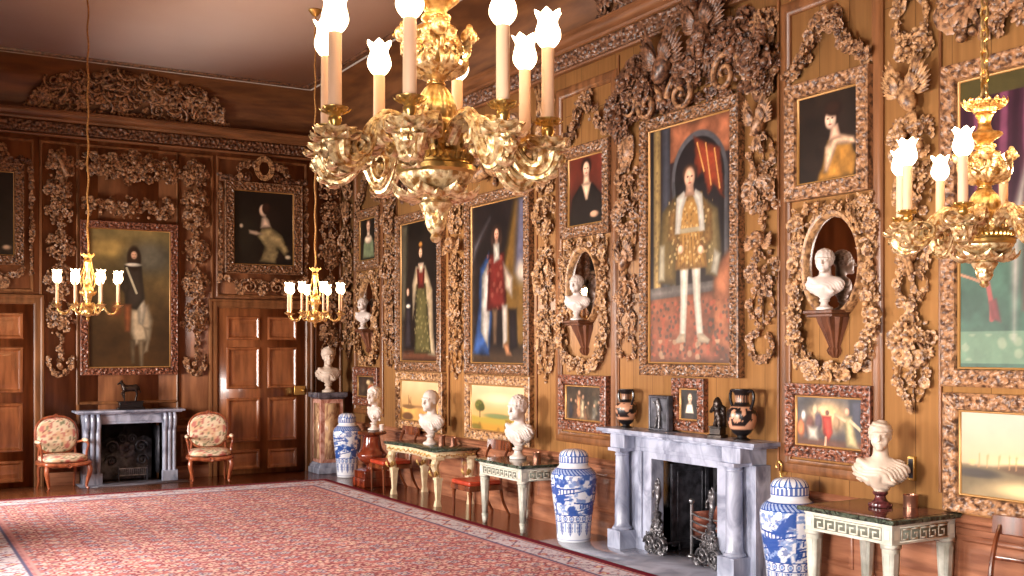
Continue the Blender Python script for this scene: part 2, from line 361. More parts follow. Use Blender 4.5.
class Pic:
    """a flat picture painted on a grid of points; x 0..1 from left, y 0..1 from the bottom"""
    def __init__(s, w, h, nx, base, seed=0):
        s.w, s.h = w, h; s.nx = nx; s.ny = max(8, int(nx * h / w)); s.ar = h / w
        s.X, s.Y = np.meshgrid(np.linspace(0, 1, s.nx), np.linspace(0, 1, s.ny)); s.sd = seed
        s.C = np.ones((s.ny, s.nx, 3)) * np.array(base, float); s.form = 1.
    def mix(s, m, c):
        m = np.clip(m, 0, 1)[..., None]; c = np.array(c, float); s.C = s.C * (1 - m) + c * m; return s
    def grad(s, c0, c1, y0=0, y1=1, a=1.):
        t = sstep(y0, y1, s.Y)[..., None]; s.C = s.C * (1 - a) + a * (np.array(c0) * (1 - t) + np.array(c1) * t); return s
    def el(s, cx, cy, rx, ry, c, soft=.15, ang=0, a=1.):
        x, y = (s.X - cx), (s.Y - cy) * s.ar; ry = ry * s.ar
        ca, sa = math.cos(ang), math.sin(ang); x, y = x * ca + y * sa, -x * sa + y * ca
        rr = np.hypot(x / rx + .18, y / ry - .12); sh = 1.08 - .34 * s.form * sstep(.35, 1.15, rr)
        return s.mix(a * sstep(1 + soft, 1 - soft, np.hypot(x / rx, y / ry)), np.clip(np.array(c, float) * sh[..., None], 0, 255))
    def poly(s, pts, c, soft=.012, a=1., wob=0):
        P = np.array(pts, float); X, Y = s.X, s.Y * s.ar; P = P * np.array([1, s.ar])
        if wob: X = X + wob * (fbm(s.X * 14, s.Y * 14 * s.ar, s.sd) - .5)
        inside = np.zeros(X.shape, bool); dm = np.full(X.shape, 9.)
        for i in range(len(P)):
            x0, y0 = P[i]; x1, y1 = P[(i + 1) % len(P)]
            if y0 != y1:
                cnd = ((y0 > Y) != (y1 > Y)) & (X < (x1 - x0) * (Y - y0) / (y1 - y0) + x0); inside ^= cnd
            d = np.array([x1 - x0, y1 - y0]); L = d.dot(d) + 1e-12
            t = np.clip(((X - x0) * d[0] + (Y - y0) * d[1]) / L, 0, 1)
            dm = np.minimum(dm, np.hypot(X - x0 - t * d[0], Y - y0 - t * d[1]))
        sd = np.where(inside, -dm, dm); sh = (.66 + .42 * sstep(0, .075, -sd)) * (.86 + .28 * fbm(s.X * 11, s.Y * 11 * s.ar, s.sd + len(P), 3)); sh = 1 + (sh - 1) * min(1, s.form)
        return s.mix(a * sstep(soft, -soft, sd), np.clip(np.array(c, float) * sh[..., None], 0, 255))
    def line(s, pts, wd, c, a=1.):
        P = np.array(pts, float) * np.array([1, s.ar]); X, Y = s.X, s.Y * s.ar; dm = np.full(X.shape, 9.)
        for i in range(len(P) - 1):
            d = P[i + 1] - P[i]; t = np.clip(((X - P[i][0]) * d[0] + (Y - P[i][1]) * d[1]) / (d.dot(d) + 1e-12), 0, 1)
            dm = np.minimum(dm, np.hypot(X - P[i][0] - t * d[0], Y - P[i][1] - t * d[1]))
        return s.mix(a * sstep(wd * 1.3, wd * .6, dm), c)
    def mottle(s, amt, sx=6, k=0, m=None):
        n = (fbm(s.X * sx, s.Y * sx * s.ar, k + s.sd, 5) - .5) * 2 * amt
        if m is not None: n = n * m
        s.C = np.clip(s.C * (1 + n[..., None]), 0, 255); return s
    def dabs(s, sc_, c, lo, m, k=5, a=.8):
        d, i = cells(s.X * sc_, s.Y * sc_ * s.ar, k + s.sd); return s.mix(a * m * (i > lo) * sstep(.45, .25, d), c)
    def build(s, name, parent, y=0., matl='paint'):
        mb = MB(); X = (s.X - .5) * s.w; Z = (s.Y - .5) * s.h
        c = s.C / 255.; c = np.where(c <= .04045, c / 12.92, ((c + .055) / 1.055) ** 2.4)
        V = np.stack([X, np.full(X.shape, y), Z], -1)
        mb.add(V.reshape(-1, 3), grid_q(s.ny, s.nx), None, c.reshape(-1, 3))
        return mb.build(name, M[matl], parent, smooth=False)
# ================================================================ the room
ZW = 5.34                                                    # top of walls / foot of cove
FPY0, FPY1, FPZ = 7.27, 8.21, 0.95                           # right fireplace opening
FX0, FX1, FZ = 2.72, 3.58, 0.93                              # far fireplace opening
T = .18
mb = MB(); mb.box(XL - T, W + T + 1.2, YN - T, D + T + 1.2, -.12, 0); struct('floor', mb, M['floor'], smooth=False)
mb = MB()
mb.box(W, W + T, YN - T, FPY0, 0, ZW); mb.box(W, W + T, FPY1, D + T, 0, ZW); mb.box(W, W + T, FPY0, FPY1, FPZ, ZW)
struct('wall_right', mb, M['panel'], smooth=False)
mb = MB()
mb.box(XL - T, FX0, D, D + T, 0, ZW); mb.box(FX1, W, D, D + T, 0, ZW); mb.box(FX0, FX1, D, D + T, FZ, ZW)
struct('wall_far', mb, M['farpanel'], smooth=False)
mb = MB(); mb.box(XL, W, YN - T, YN, 0, ZW); struct('wall_near', mb, M['farpanel'], smooth=False)
mb = MB(); ye = [YN] + [v for wy in WIN_Y for v in (wy - WIN_W / 2, wy + WIN_W / 2)] + [D]
mb.box(XL - .3, XL, YN, D, 0, WIN_Z[0]); mb.box(XL - .3, XL, YN, D, WIN_Z[1], ZW)
for i in range(0, len(ye), 2): mb.box(XL - .3, XL, ye[i], ye[i + 1], WIN_Z[0], WIN_Z[1])
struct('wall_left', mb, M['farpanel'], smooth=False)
white = new_mat('sash_white', srgb(225, 220, 210), .5)[0]
for i, wy in enumerate(WIN_Y):
    mb = MB(); z0, z1 = WIN_Z; a, b_ = wy - WIN_W / 2, wy + WIN_W / 2
    mb.box(XL - .2, XL - .15, a, a + .06, z0, z1); mb.box(XL - .2, XL - .15, b_ - .06, b_, z0, z1)
    mb.box(XL - .2, XL - .15, a + .06, b_ - .06, z0, z0 + .08); mb.box(XL - .2, XL - .15, a + .06, b_ - .06, z1 - .06, z1)
    mb.box(XL - .2, XL - .15, a + .06, b_ - .06, (z0 + z1) / 2 - .03, (z0 + z1) / 2 + .03)
    for k in (1, 2): mb.box(XL - .19, XL - .165, a + k * WIN_W / 3 - .012, a + k * WIN_W / 3 + .012, z0 + .08, z1 - .06)
    for k in (1, 2, 4, 5): zz = z0 + k * (z1 - z0) / 6; mb.box(XL - .19, XL - .165, a + .06, b_ - .06, zz - .012, zz + .012)
    struct('window_%d' % (i + 1), mb, white, smooth=False)

# ceiling and cove
mb = MB(); c = CIN; mb.box(XL + c - .02, W - c + .02, YN + c - .02, D - c + .02, ZC, ZC + .05); struct('ceiling', mb, M['plaster'], smooth=False)
mb = MB(); V = []; K = 14
for k in range(K + 1):
    t = k / K * PI / 2; o = CIN * (1 - math.cos(t)); z = ZW + (ZC - ZW) * math.sin(t)
    V += [(XL + o, YN + o, z), (W - o, YN + o, z), (W - o, D - o, z), (XL + o, D - o, z)]
V2 = [(v[0] + (-.05 if v[0] < 3 else .05), v[1] + (-.05 if v[1] < 5 else .05), v[2] + .04) for v in V]
Q = grid_q(K + 1, 4, True)
mb.add(V, Q[:, ::-1]); mb.add(V2, Q)
struct('cove', mb, M['cove'], smooth=True, angle=40)

def rect_sweep(mb, x0, x1, z0, z1, prof, fill=None):
    """mitred rectangular moulding in local XZ; prof = [(inset, out)], facing -Y"""
    V = []
    for i, (ins, out) in enumerate(prof):
        V += [(x0 + ins, -out, z0 + ins), (x1 - ins, -out, z0 + ins), (x1 - ins, -out, z1 - ins), (x0 + ins, -out, z1 - ins)]
    n = len(prof); Q = list(grid_q(n, 4, True))
    if fill: Q.append([(n - 1) * 4 + j for j in range(4)])
    mb.add(V, np.array(Q))
def line_sweep(mb, prof, x0, x1):
    """straight horizontal moulding along local X; prof = [(out, z)]"""
    n = len(prof); V = [(x0, -o, z) for o, z in prof] + [(x1, -o, z) for o, z in prof]
    Q = [(i, i + 1, n + i + 1, n + i) for i in range(n - 1)]; mb.add(V, Q)
BOL = [(0, 0), (0, .012), (.012, .022), (.03, .036), (.05, .036), (.062, .02), (.075, .012), (.085, 0)]
PAN = [(0, .0), (0, .014), (.015, .024), (.032, .024), (.045, .008), (.052, .001), (.11, .014), (.115, .014)]
def place_R(o, y, z=0): o.location = (W, y, z); o.rotation_euler = (0, 0, RW); return o
def place_E(o, x, z=0): o.location = (x, D, z); return o

# cornice: profile run round the right and far walls, with a carved frieze
def relief(u, v, s=.045, k=0):
    """carved foliage: running scroll with leaf lobes; u along in m, v across in m"""
    d1, i1 = cells(u / s, v / s, k); d2, i2 = cells(u / s * 2.1 + 5, v / s * 2.1, k + 4)
    h = np.clip(1 - d1 * 1.25, 0, 1) * (.45 + .55 * i1) + .35 * np.clip(1 - d2 * 1.3, 0, 1)
    return np.clip(h, 0, 1)
def relief_strip(mb, u0, u1, z0, z1, out, amp, s, step, k=0):
    nu = max(2, int((u1 - u0) / step)); nv = max(3, int((z1 - z0) / step))
    U, Z = np.meshgrid(np.linspace(u0, u1, nu), np.linspace(z0, z1, nv)); e = np.minimum(1, np.minimum(Z - z0, z1 - Z) / .012)
    h = relief(U, Z, s, k) * e
    mb.add(np.stack([U, -(out + amp * h), Z], -1).reshape(-1, 3), grid_q(nv, nu))
CORN = [(0, 4.98), (.05, 4.985), (.06, 5.005), (.045, 5.02), (.03, 5.03)]
CORN2 = [(.03, 5.2), (.05, 5.21), (.06, 5.235), (.1, 5.25), (.125, 5.28), (.13, 5.31), (.15, 5.325), (.15, 5.35), (0, 5.36)]
mb = MB(); line_sweep(mb, CORN, -D + .0, -YN); line_sweep(mb, CORN2, -D, -YN)
o = struct('trim_1', mb, M['trimh']); o.location = (W, 0, 0); o.rotation_euler = (0, 0, RW)
mb = MB(); line_sweep(mb, CORN, XL, W); line_sweep(mb, CORN2, XL, W); o = struct('trim_2', mb, M['trimh']); place_E(o, 0)
mb = MB(); relief_strip(mb, -D, -2.5, 5.03, 5.2, .02, .045, .05, .0115); o = struct('trim_3', mb, M['carveD'], angle=None); o.location = (W, 0, 0); o.rotation_euler = (0, 0, RW)
mb = MB(); relief_strip(mb, XL, W, 5.03, 5.2, .02, .045, .05, .012, 3); o = struct('trim_4', mb, M['carveD'], angle=None); place_E(o, 0)
# carved edge of the flat ceiling
mb = MB(); c = CIN; n = 0
EDG = [(-.03, ZC - .015), (-.02, ZC - .03), (.0, ZC - .035), (.02, ZC - .03)]; EDG2 = [(.02, ZC - .012), (.035, ZC - .03), (.07, ZC - .035), (.105, ZC - .03), (.12, ZC - .002)]
for prof, m_, nm in ((EDG, white, 'trim_5'), (EDG2, M['carveD'], 'trim_6')):
    mb = MB(); V = []
    for o_, z in prof:
        a = c + o_; V += [(XL + a, YN + a, z), (W - a, YN + a, z), (W - a, D - a, z), (XL + a, D - a, z)]
    mb.add(V, grid_q(len(prof), 4, True)[:, ::-1]); struct(nm, mb, m_)

# framed bays on the right wall: (y far, y near, z0, z1)
tn = [7]
def trim(mb, m, **k):
    o = struct('trim_%d' % tn[0], mb, m, **k); tn[0] += 1; return o
for (ya, yb, z0, z1) in ((10.1, 8.95, .93, 4.82), (6.63, 5.56, .93, 4.82), (16.05, 14.9, .93, 4.82), (3.45, 2.4, .93, 4.82)):
    mb = MB(); rect_sweep(mb, -ya, -yb, z0, z1, [(0, 0), (0, .02), (.015, .034), (.04, .04), (.075, .04), (.09, .022), (.11, .016), (.115, 0)])
    o = trim(mb, M['trim']); o.location = (W, 0, 0); o.rotation_euler = (0, 0, RW)
# thin vertical mouldings between the great pictures and the drops
mb = MB()
for y in (5.06, 8.93, 6.66, 10.52, 12.28, 12.74, 14.42):
    for z0, z1 in ((.93, 4.95),): line_sweep_v = mb.box(-y - .012, -y + .012, -.018, 0, z0, z1)
o = trim(mb, M['trim'], bevel=.004); o.location = (W, 0, 0); o.rotation_euler = (0, 0, RW)
# dado: cap rail, panels, skirting
def runs(total, holes):
    out = []; a = total[0]
    for h0, h1 in sorted(holes): out.append((a, h0)); a = h1
    out.append((a, total[1])); return out
RAIL = [(0, .70), (.018, .71), (.024, .735), (.045, .752), (.05, .775), (.036, .79), (0, .80)]
SKIRT = [(.03, 0), (.03, .14), (.022, .16), (.012, .175), (0, .18)]
mb = MB(); ms = MB(); mp = MB()
for a, b_ in runs((-D, -YN), [(-8.84, -6.64)]):
    line_sweep(mb, RAIL, a, b_); line_sweep(ms, SKIRT, a, b_)
    n = max(1, round((b_ - a) / .82)); st = (b_ - a) / n
    for i in range(n): rect_sweep(mp, a + i * st + .05, a + (i + 1) * st - .05, .24, .66, PAN, True)
    mp.box(a, b_, -.004, .0, .0, .72)
o = trim(mb, M['dado']); o.location = (W, 0, 0); o.rotation_euler = (0, 0, RW)
o = struct('baseboard_right', ms, M['dado']); o.location = (W, 0, 0); o.rotation_euler = (0, 0, RW)
o = trim(mp, M['dado']); o.location = (W, 0, 0); o.rotation_euler = (0, 0, RW)
mb = MB(); ms = MB(); mp = MB()
for a, b_ in ((XL, .3), (2.04, 2.46), (3.84, 4.33), (6.0, W)):
    line_sweep(mb, RAIL, a, b_); line_sweep(ms, SKIRT, a, b_); rect_sweep(mp, a + .06, b_ - .06, .24, .66, PAN[:6], True)
place_E(trim(mb, M['dado']), 0); place_E(struct('baseboard_far', ms, M['dado']), 0); place_E(trim(mp, M['dado']), 0)
# far wall panel mouldings
for (x0, x1, z0, z1) in ((1.93, 2.47, .86, 4.93), (3.84, 4.40, .86, 4.93), (6.03, 6.49, .86, 4.93), (4.44, 5.9, 2.76, 4.93), (.4, 1.86, 2.76, 4.93), (2.42, 3.88, 1.14, 4.93)):
    mb = MB(); rect_sweep(mb, x0, x1, z0, z1, [(0, 0), (0, .014), (.012, .024), (.03, .024), (.042, .008), (.046, 0)]); place_E(trim(mb, M['trim']), 0)

# doors in the far wall
def door(name, x0, x1, handle):
    cx = (x0 + x1) / 2; w = x1 - x0; zt = 2.58
    mb = MB(); mb.box(-w / 2, w / 2, -.03, 0, 0.005, zt)
    d = mb.build(name, M['door'], smooth=False); d['kind'] = 'structure'; place_E(d, cx, 0)
    cols_ = [(-.455 * w + .0, -.125 * w + .06), (-.005 * w + .1 - .02, .40 * w)] if False else [(-w / 2 + .12, -.04), (.08 - .0, w / 2 - .13)]
    for (a, b_) in cols_:
        for (z0, z1) in ((2.09, 2.46), (1.33, 1.98), (.50, 1.19), (.07, .38)):
            mb = MB(); rect_sweep(mb, a, b_, z0, z1, [(0, .03), (.012, .052), (.035, .054), (.055, .034), (.06, .031), (.07, .031), (.12, .044), (.125, .044)], True)
            mb.build('door_panel', M['doorpanel'], d)
    if handle:
        hx = w / 2 - .07
        mb = MB(); mb.box(hx - .11, hx + .07, -.058, -.03, 1.22, 1.36); mb.ball((hx + .03, -.085, 1.29), .028, 12, 9); mb.tube([(hx + .03, -.05, 1.29), (hx + .03, -.08, 1.29)], .012, 8)
        mb.build('door_handle', M['brass'], d, bevel=.004, label='brass rim lock and knob')
    ar = MB(); AR = [(0, 0), (0, .03), (.015, .055), (.04, .06), (.06, .045), (.075, .05), (.12, .05), (.135, .035), (.145, .03)]
    # architrave: open at the foot
    V = []
    for ins, out in AR:
        V += [(-w / 2 - .15 + ins, -out, 0), (-w / 2 - .15 + ins, -out, zt + .15 - ins), (w / 2 + .15 - ins, -out, zt + .15 - ins), (w / 2 + .15 - ins, -out, 0)]
    n = len(AR); Q = [(4 * i + j, 4 * i + 4 + j, 4 * i + 5 + j, 4 * i + 1 + j) for i in range(n - 1) for j in range(3)]
    ar.add(V, [q[::-1] for q in Q]); ar.build('door_frame', M['trim'], d)
door('door_1', .47, 1.85, False)
door('door_2', 4.47, 5.85, True)

# ================================================================ carving: small carved elements facing -Y
def proto(fn):
    m_ = MB(); fn(m_); Q = np.concatenate(m_.Q) if m_.Q else np.zeros((0, 4), int); Tt = np.concatenate(m_.T) if m_.T else None
    return np.concatenate(m_.V), Q, Tt
def p_leaf(m_, n=6, w=.34, curl=.35, lob=0.):
    V = []
    for i in range(n + 1):
        t = i / n; ww = w * math.sin(PI * min(1, t * .92 + .08)) * (1 + lob * math.sin(t * 20)); y = -.06 - curl * math.sin(t * PI * .8) * .6
        V += [(-ww, y + .10 * (1 - t), t), (-ww * .45, y - .05, t), (0, y + .03, t), (ww * .45, y - .05, t), (ww, y + .10 * (1 - t), t)]
    m_.add(V, grid_q(n + 1, 5))
def p_flower(m_, n=6, cup=.3, w=.42):
    for k in range(n):
        a = k * 2 * PI / n; V = []
        for i in range(4):
            t = i / 3; r = .18 + .82 * t; ww = w * math.sin(PI * (.25 + .6 * t)); y = -.1 - cup * math.sin(t * PI * .75)
            for s_ in (-1, 0, 1):
                px, pz = s_ * ww, r; V.append((px * math.cos(a) - pz * math.sin(a), y + .08 * abs(s_), px * math.sin(a) + pz * math.cos(a)))
        m_.add(V, grid_q(4, 3))
    m_.ball((0, -.16, 0), .24, 7, 5)
def p_daisy(m_): p_flower(m_, 10, .16, .22)
def p_rose(m_):
    p_flower(m_, 5, .2, .6)
    V = xf(np.concatenate(m_.V), mat((0, -.1, 0), (0, .6, 0), .62)); Q = np.concatenate(m_.Q); m_.add(V, Q)
def p_fruit(m_):
    m_.ball((0, -.35, 0), .55, 9, 7); m_.ball((0, -.72, .25), .1, 5, 4)
def p_berries(m_):
    for k in range(9):
        a = k * 2.4; r = .17 * math.sqrt(k); m_.ball((r * math.cos(a), -.32 + r * .3, r * math.sin(a)), .26, 6, 5)
def p_pod(m_): m_.ball((0, -.28, .2), .5, 8, 7, (.42, .42, 1.15))
def p_scroll(m_):
    P = []; R_ = []
    for i in range(26):
        t = i / 25; a = t * 3.4 * PI; r = .95 * (1 - t) ** 1.1 + .08; P.append((r * math.cos(a), -.15 - .1 * t, r * math.sin(a))); R_.append(.15 - .06 * t)
    m_.tube(P, R_, 6)
def p_spray(m_):
    for k in range(5):
        a = (k - 2) * .38; V, Q, T_ = LEAF; m_.add(xf(V, mat((0, -.05 - .03 * k, 0), (0, a, 0), .95 - .1 * abs(k - 2))), Q)
def p_wheat(m_):
    m_.tube([(0, -.1, -.6), (0, -.14, .5)], .04, 5)
    for i in range(9):
        z = .05 + i * .1; s_ = 1 if i % 2 else -1; m_.ball((s_ * .1, -.16, z), .13, 5, 5, (.6, .6, 1.3))
LEAF = proto(p_leaf); LEAF2 = proto(lambda m_: p_leaf(m_, 9, .42, .6, .22))
FLO = proto(p_flower); DAI = proto(p_daisy); ROS = proto(p_rose); FRU = proto(p_fruit); BER = proto(p_berries); POD = proto(p_pod); SCR = proto(p_scroll); SPR = proto(p_spray); WHT = proto(p_wheat)
KIT = [(LEAF, .15), (LEAF2, .16), (FLO, .16), (DAI, .08), (ROS, .12), (FRU, .09), (BER, .08), (POD, .06), (SPR, .1)]
def pick(rr, kit=KIT):
    x = rr.random() * sum(k[1] for k in kit)
    for p, w_ in kit:
        x -= w_
        if x <= 0: return p
    return kit[0][0]
def bunch(mb, cx, cz, rx, rz, n, size, rr, depth=.09, kit=KIT, y0=.0, lay=0):
    """a mounded cluster filling an ellipse"""
    for i in range(n):
        a = rr.random() * 2 * PI; r = math.sqrt((i + .5) / n); x = r * math.cos(a + i * 2.399) * rx; z = r * math.sin(a + i * 2.399) * rz
        s_ = size * (.7 + .6 * rr.random()); dy = -y0 - depth * (1 - r * r) * .8 - .006
        M_ = mat((cx + x, dy, cz + z), ((rr.random() - .5) * .9, rr.random() * 6.28, (rr.random() - .5) * .9), s_); mb.put(pick(rr, kit), M_)
def backing(mb, cx, cz, rx, rz, depth=.03):
    mb.ball((cx, -.002, cz), 1, 14, 8, (rx, depth, rz))
def string(mb, P, n, size, rr, width=.03, depth=.05, kit=KIT):
    P = smooth_path(P, n); mb.tube([(p[0], -.012, p[1]) for p in P[::3]] + [(P[-1][0], -.012, P[-1][1])], .007, 5)
    for i, p in enumerate(P):
        s_ = size * (.75 + .5 * rr.random())
        M_ = mat((p[0] + (rr.random() - .5) * 2 * width, -.01 - depth * rr.random(), p[1] + (rr.random() - .5) * 2 * width), ((rr.random() - .5) * .8, rr.random() * 6.28, (rr.random() - .5) * .8), s_)
        mb.put(pick(rr, kit), M_)
def ribbon(mb, P, w=.022, y=-.03, twist=0):
    P = smooth_path(P, 24); T_ = np.gradient(P, axis=0); T_ /= np.linalg.norm(T_, axis=1)[:, None] + 1e-9
    N_ = np.stack([-T_[:, 1], T_[:, 0]], -1); V = []
    for i in range(len(P)):
        yy = y - .012 * math.sin(i * .9); 
        for s_, dy in ((-1, .004), (0, -.006), (1, .004)): q = P[i] + N_[i] * w * s_; V.append((q[0], yy + dy + twist * math.sin(i * .5) * s_ * .01, q[1]))
    mb.add(V, grid_q(len(P), 3)); mb.add([(v[0], v[1] + .006, v[2]) for v in V], grid_q(len(P), 3)[:, ::-1])
def bow(mb, cx, cz, s_):
    for k in (-1, 1):
        ribbon(mb, [(cx, cz), (cx + k * .9 * s_, cz + .8 * s_), (cx + k * 1.3 * s_, cz + .1 * s_), (cx + k * .5 * s_, cz - .15 * s_), (cx, cz)], .16 * s_, -.05)
        ribbon(mb, [(cx, cz), (cx + k * .5 * s_, cz - .9 * s_), (cx + k * .35 * s_, cz - 1.5 * s_), (cx + k * .8 * s_, cz - 2.2 * s_)], .15 * s_, -.035)
    mb.ball((cx, -.06, cz), .22 * s_, 8, 6)
def bird(mb, cx, cz, s_, face=1, up=1):
    """a carved bird with spread wings"""
    M0 = np.array(mat((cx, -.02, cz), (0, 0, 0), (s_ * face, s_, s_)))
    def P_(pr, loc, rot, sc_): mb.put(pr, M0 @ mat(loc, rot, sc_))
    b_ = BALL(12, 9)
    P_(b_, (0, -.35, 0), (0, .45, 0), (.34, .3, .62)); P_(b_, (.2, -.42, .55), (0, .5, 0), (.16, .15, .3)); P_(b_, (.36, -.46, .82), (0, 0, 0), (.19, .16, .17))
    P_(b_, (.56, -.46, .80), (0, 1.5, 0), (.06, .05, .18))
    for k in (-1, 1):
        for i in range(9):
            a = k * (.35 + .17 * i); P_(LEAF, (k * .18, -.4 + .03 * i, .2), (0, a, 0), (.42, .8, 1.35 - .07 * i))
        for i in range(6):
            a = k * (.45 + .2 * i); P_(LEAF, (k * .16, -.5 + .03 * i, .2), (0, a, 0), (.4, .8, .75 - .04 * i))
    for i in range(5): P_(LEAF, (-.15, -.2, -.45), (0, PI - .5 + .22 * i, 0), (.4, .6, .9))
def cherub(mb, cx, cz, s_):
    M0 = np.array(mat((cx, -.02, cz), (0, 0, 0), s_))
    def P_(pr, loc, rot, sc_): mb.put(pr, M0 @ mat(loc, rot, sc_))
    b_ = BALL(14, 11)
    P_(b_, (0, -.5, .1), (0, 0, 0), (.48, .5, .56)); P_(b_, (0, -1.0, .02), (0, 0, 0), (.08, .09, .1)); P_(b_, (-.2, -.92, -.12), (0, 0, 0), (.15, .12, .14)); P_(b_, (.2, -.92, -.12), (0, 0, 0), (.15, .12, .14)); P_(b_, (0, -.93, -.28), (0, 0, 0), (.13, .09, .08))
    for i in range(22):
        a = i / 21 * PI * 1.3 - .15 * PI; P_(b_, (.5 * math.cos(a), -.62 + .2 * (i % 2), .15 + .5 * math.sin(a)), (0, 0, 0), .17)
    for k in (-1, 1):
        for i in range(7): P_(LEAF, (k * .4, -.25 - .04 * i, -.25), (0, k * (.75 + .2 * i), 0), (.5, .7, 1.25 - .06 * i))

# ================================================================ carved picture frames
def frame(parent, w, h, fw, m, depth=.09, s=.042, step=.0105, k=0, name='picture_frame', slip=True, amp=.036):
    """carved band between plain mouldings; sides are mitred grids with relief"""
    mb = MB(); nq = max(6, int(fw / step) + 1); q = np.linspace(0, 1, nq)
    corners = [(-w / 2, -h / 2), (w / 2, -h / 2), (w / 2, h / 2), (-w / 2, h / 2)]
    for sd in range(4):
        a = np.array(corners[sd]); b_ = np.array(corners[(sd + 1) % 4]); L = np.linalg.norm(b_ - a); d = (b_ - a) / L; nrm = np.array([-d[1], d[0]])
        nu = max(4, int(L / step)); U = np.linspace(0, 1, nu)
        Qd, UU = np.meshgrid(q, U); ins = Qd * fw
        al = ins + UU * (L - 2 * ins)
        X = a[0] + d[0] * al + nrm[0] * ins; Z = a[1] + d[1] * al + nrm[1] * ins
        band = sstep(.12, .2, Qd) * sstep(.92, .84, Qd)
        base = depth * (.78 + .22 * np.exp(-((Qd - .06) / .06) ** 2) + .1 * np.exp(-((Qd - .93) / .05) ** 2)) - .012 * band - depth * .35 * sstep(.95, 1., Qd)
        r = relief(al + sd * 3.3, ins, s, k)
        V = np.stack([X, -(base + amp * r * band), Z], -1)
        mb.add(V.reshape(-1, 3), grid_q(nu, nq))
        e = np.stack([X[:, 0], -base[:, 0], Z[:, 0]], -1); f_ = e.copy(); f_[:, 1] = 0
        mb.add(np.concatenate([f_, e]), grid_q(2, nu)[:, ::-1] if False else grid_q(2, nu))
    o = mb.build(name, m, parent, angle=60)
    if slip:
        mb = MB(); rect_sweep(mb, -w / 2 + fw - .002, w / 2 - fw + .002, -h / 2 + fw - .002, h / 2 - fw + .002, [(0, depth * .45), (0, depth * .62), (.006, depth * .62), (.014, depth * .4)])
        mb.build('inner_slip', M['slip'], o, smooth=False)
    return o
def picture(wall, a0, a1, z0, z1, fw, paint, label, name='framed_painting', m='frame', depth=.09, group=None, k=0, nx=110, fw_b=None, **kw):
    w, h = abs(a1 - a0), z1 - z0; cx = (a0 + a1) / 2; cz = (z0 + z1) / 2
    e = empty(name, label, 'painting', group)
    if wall == 'R': place_R(e, cx, cz)
    else: place_E(e, cx, cz)
    frame(e, w, h, fw, M[m], depth, k=k, **kw)
    p = paint(w - 2 * fw + .01, h - 2 * fw + .01, nx); p.build('canvas', e, -depth * .42)
    return e

# ---------------------------------------------------------------- painted subjects
SKIN = (226, 178, 148)
def head(p, cx, cy, r, hair=(50, 30, 22), skin=SKIN, turn=0, hairs=1.25):
    p.el(cx - turn * r * .2, cy + r * .42 / p.ar, r * hairs * .9, r * hairs * .82 / p.ar, hair, .3)
    p.el(cx, cy, r * .78, r * 1.02 / p.ar, skin, .2)
    dk = tuple(np.array(skin) * .72); ex = r * .3
    p.el(cx + ex * .3 * turn - ex, cy + .12 * r / p.ar, r * .15, r * .08 / p.ar, (60, 40, 34), .6); p.el(cx + ex + ex * .3 * turn, cy + .12 * r / p.ar, r * .15, r * .08 / p.ar, (60, 40, 34), .6)
    p.el(cx + turn * r * .15, cy - .18 * r / p.ar, r * .1, r * .28 / p.ar, dk, .8, a=.6); p.el(cx + turn * r * .1, cy - .5 * r / p.ar, r * .22, r * .08 / p.ar, (168, 84, 72), .6)
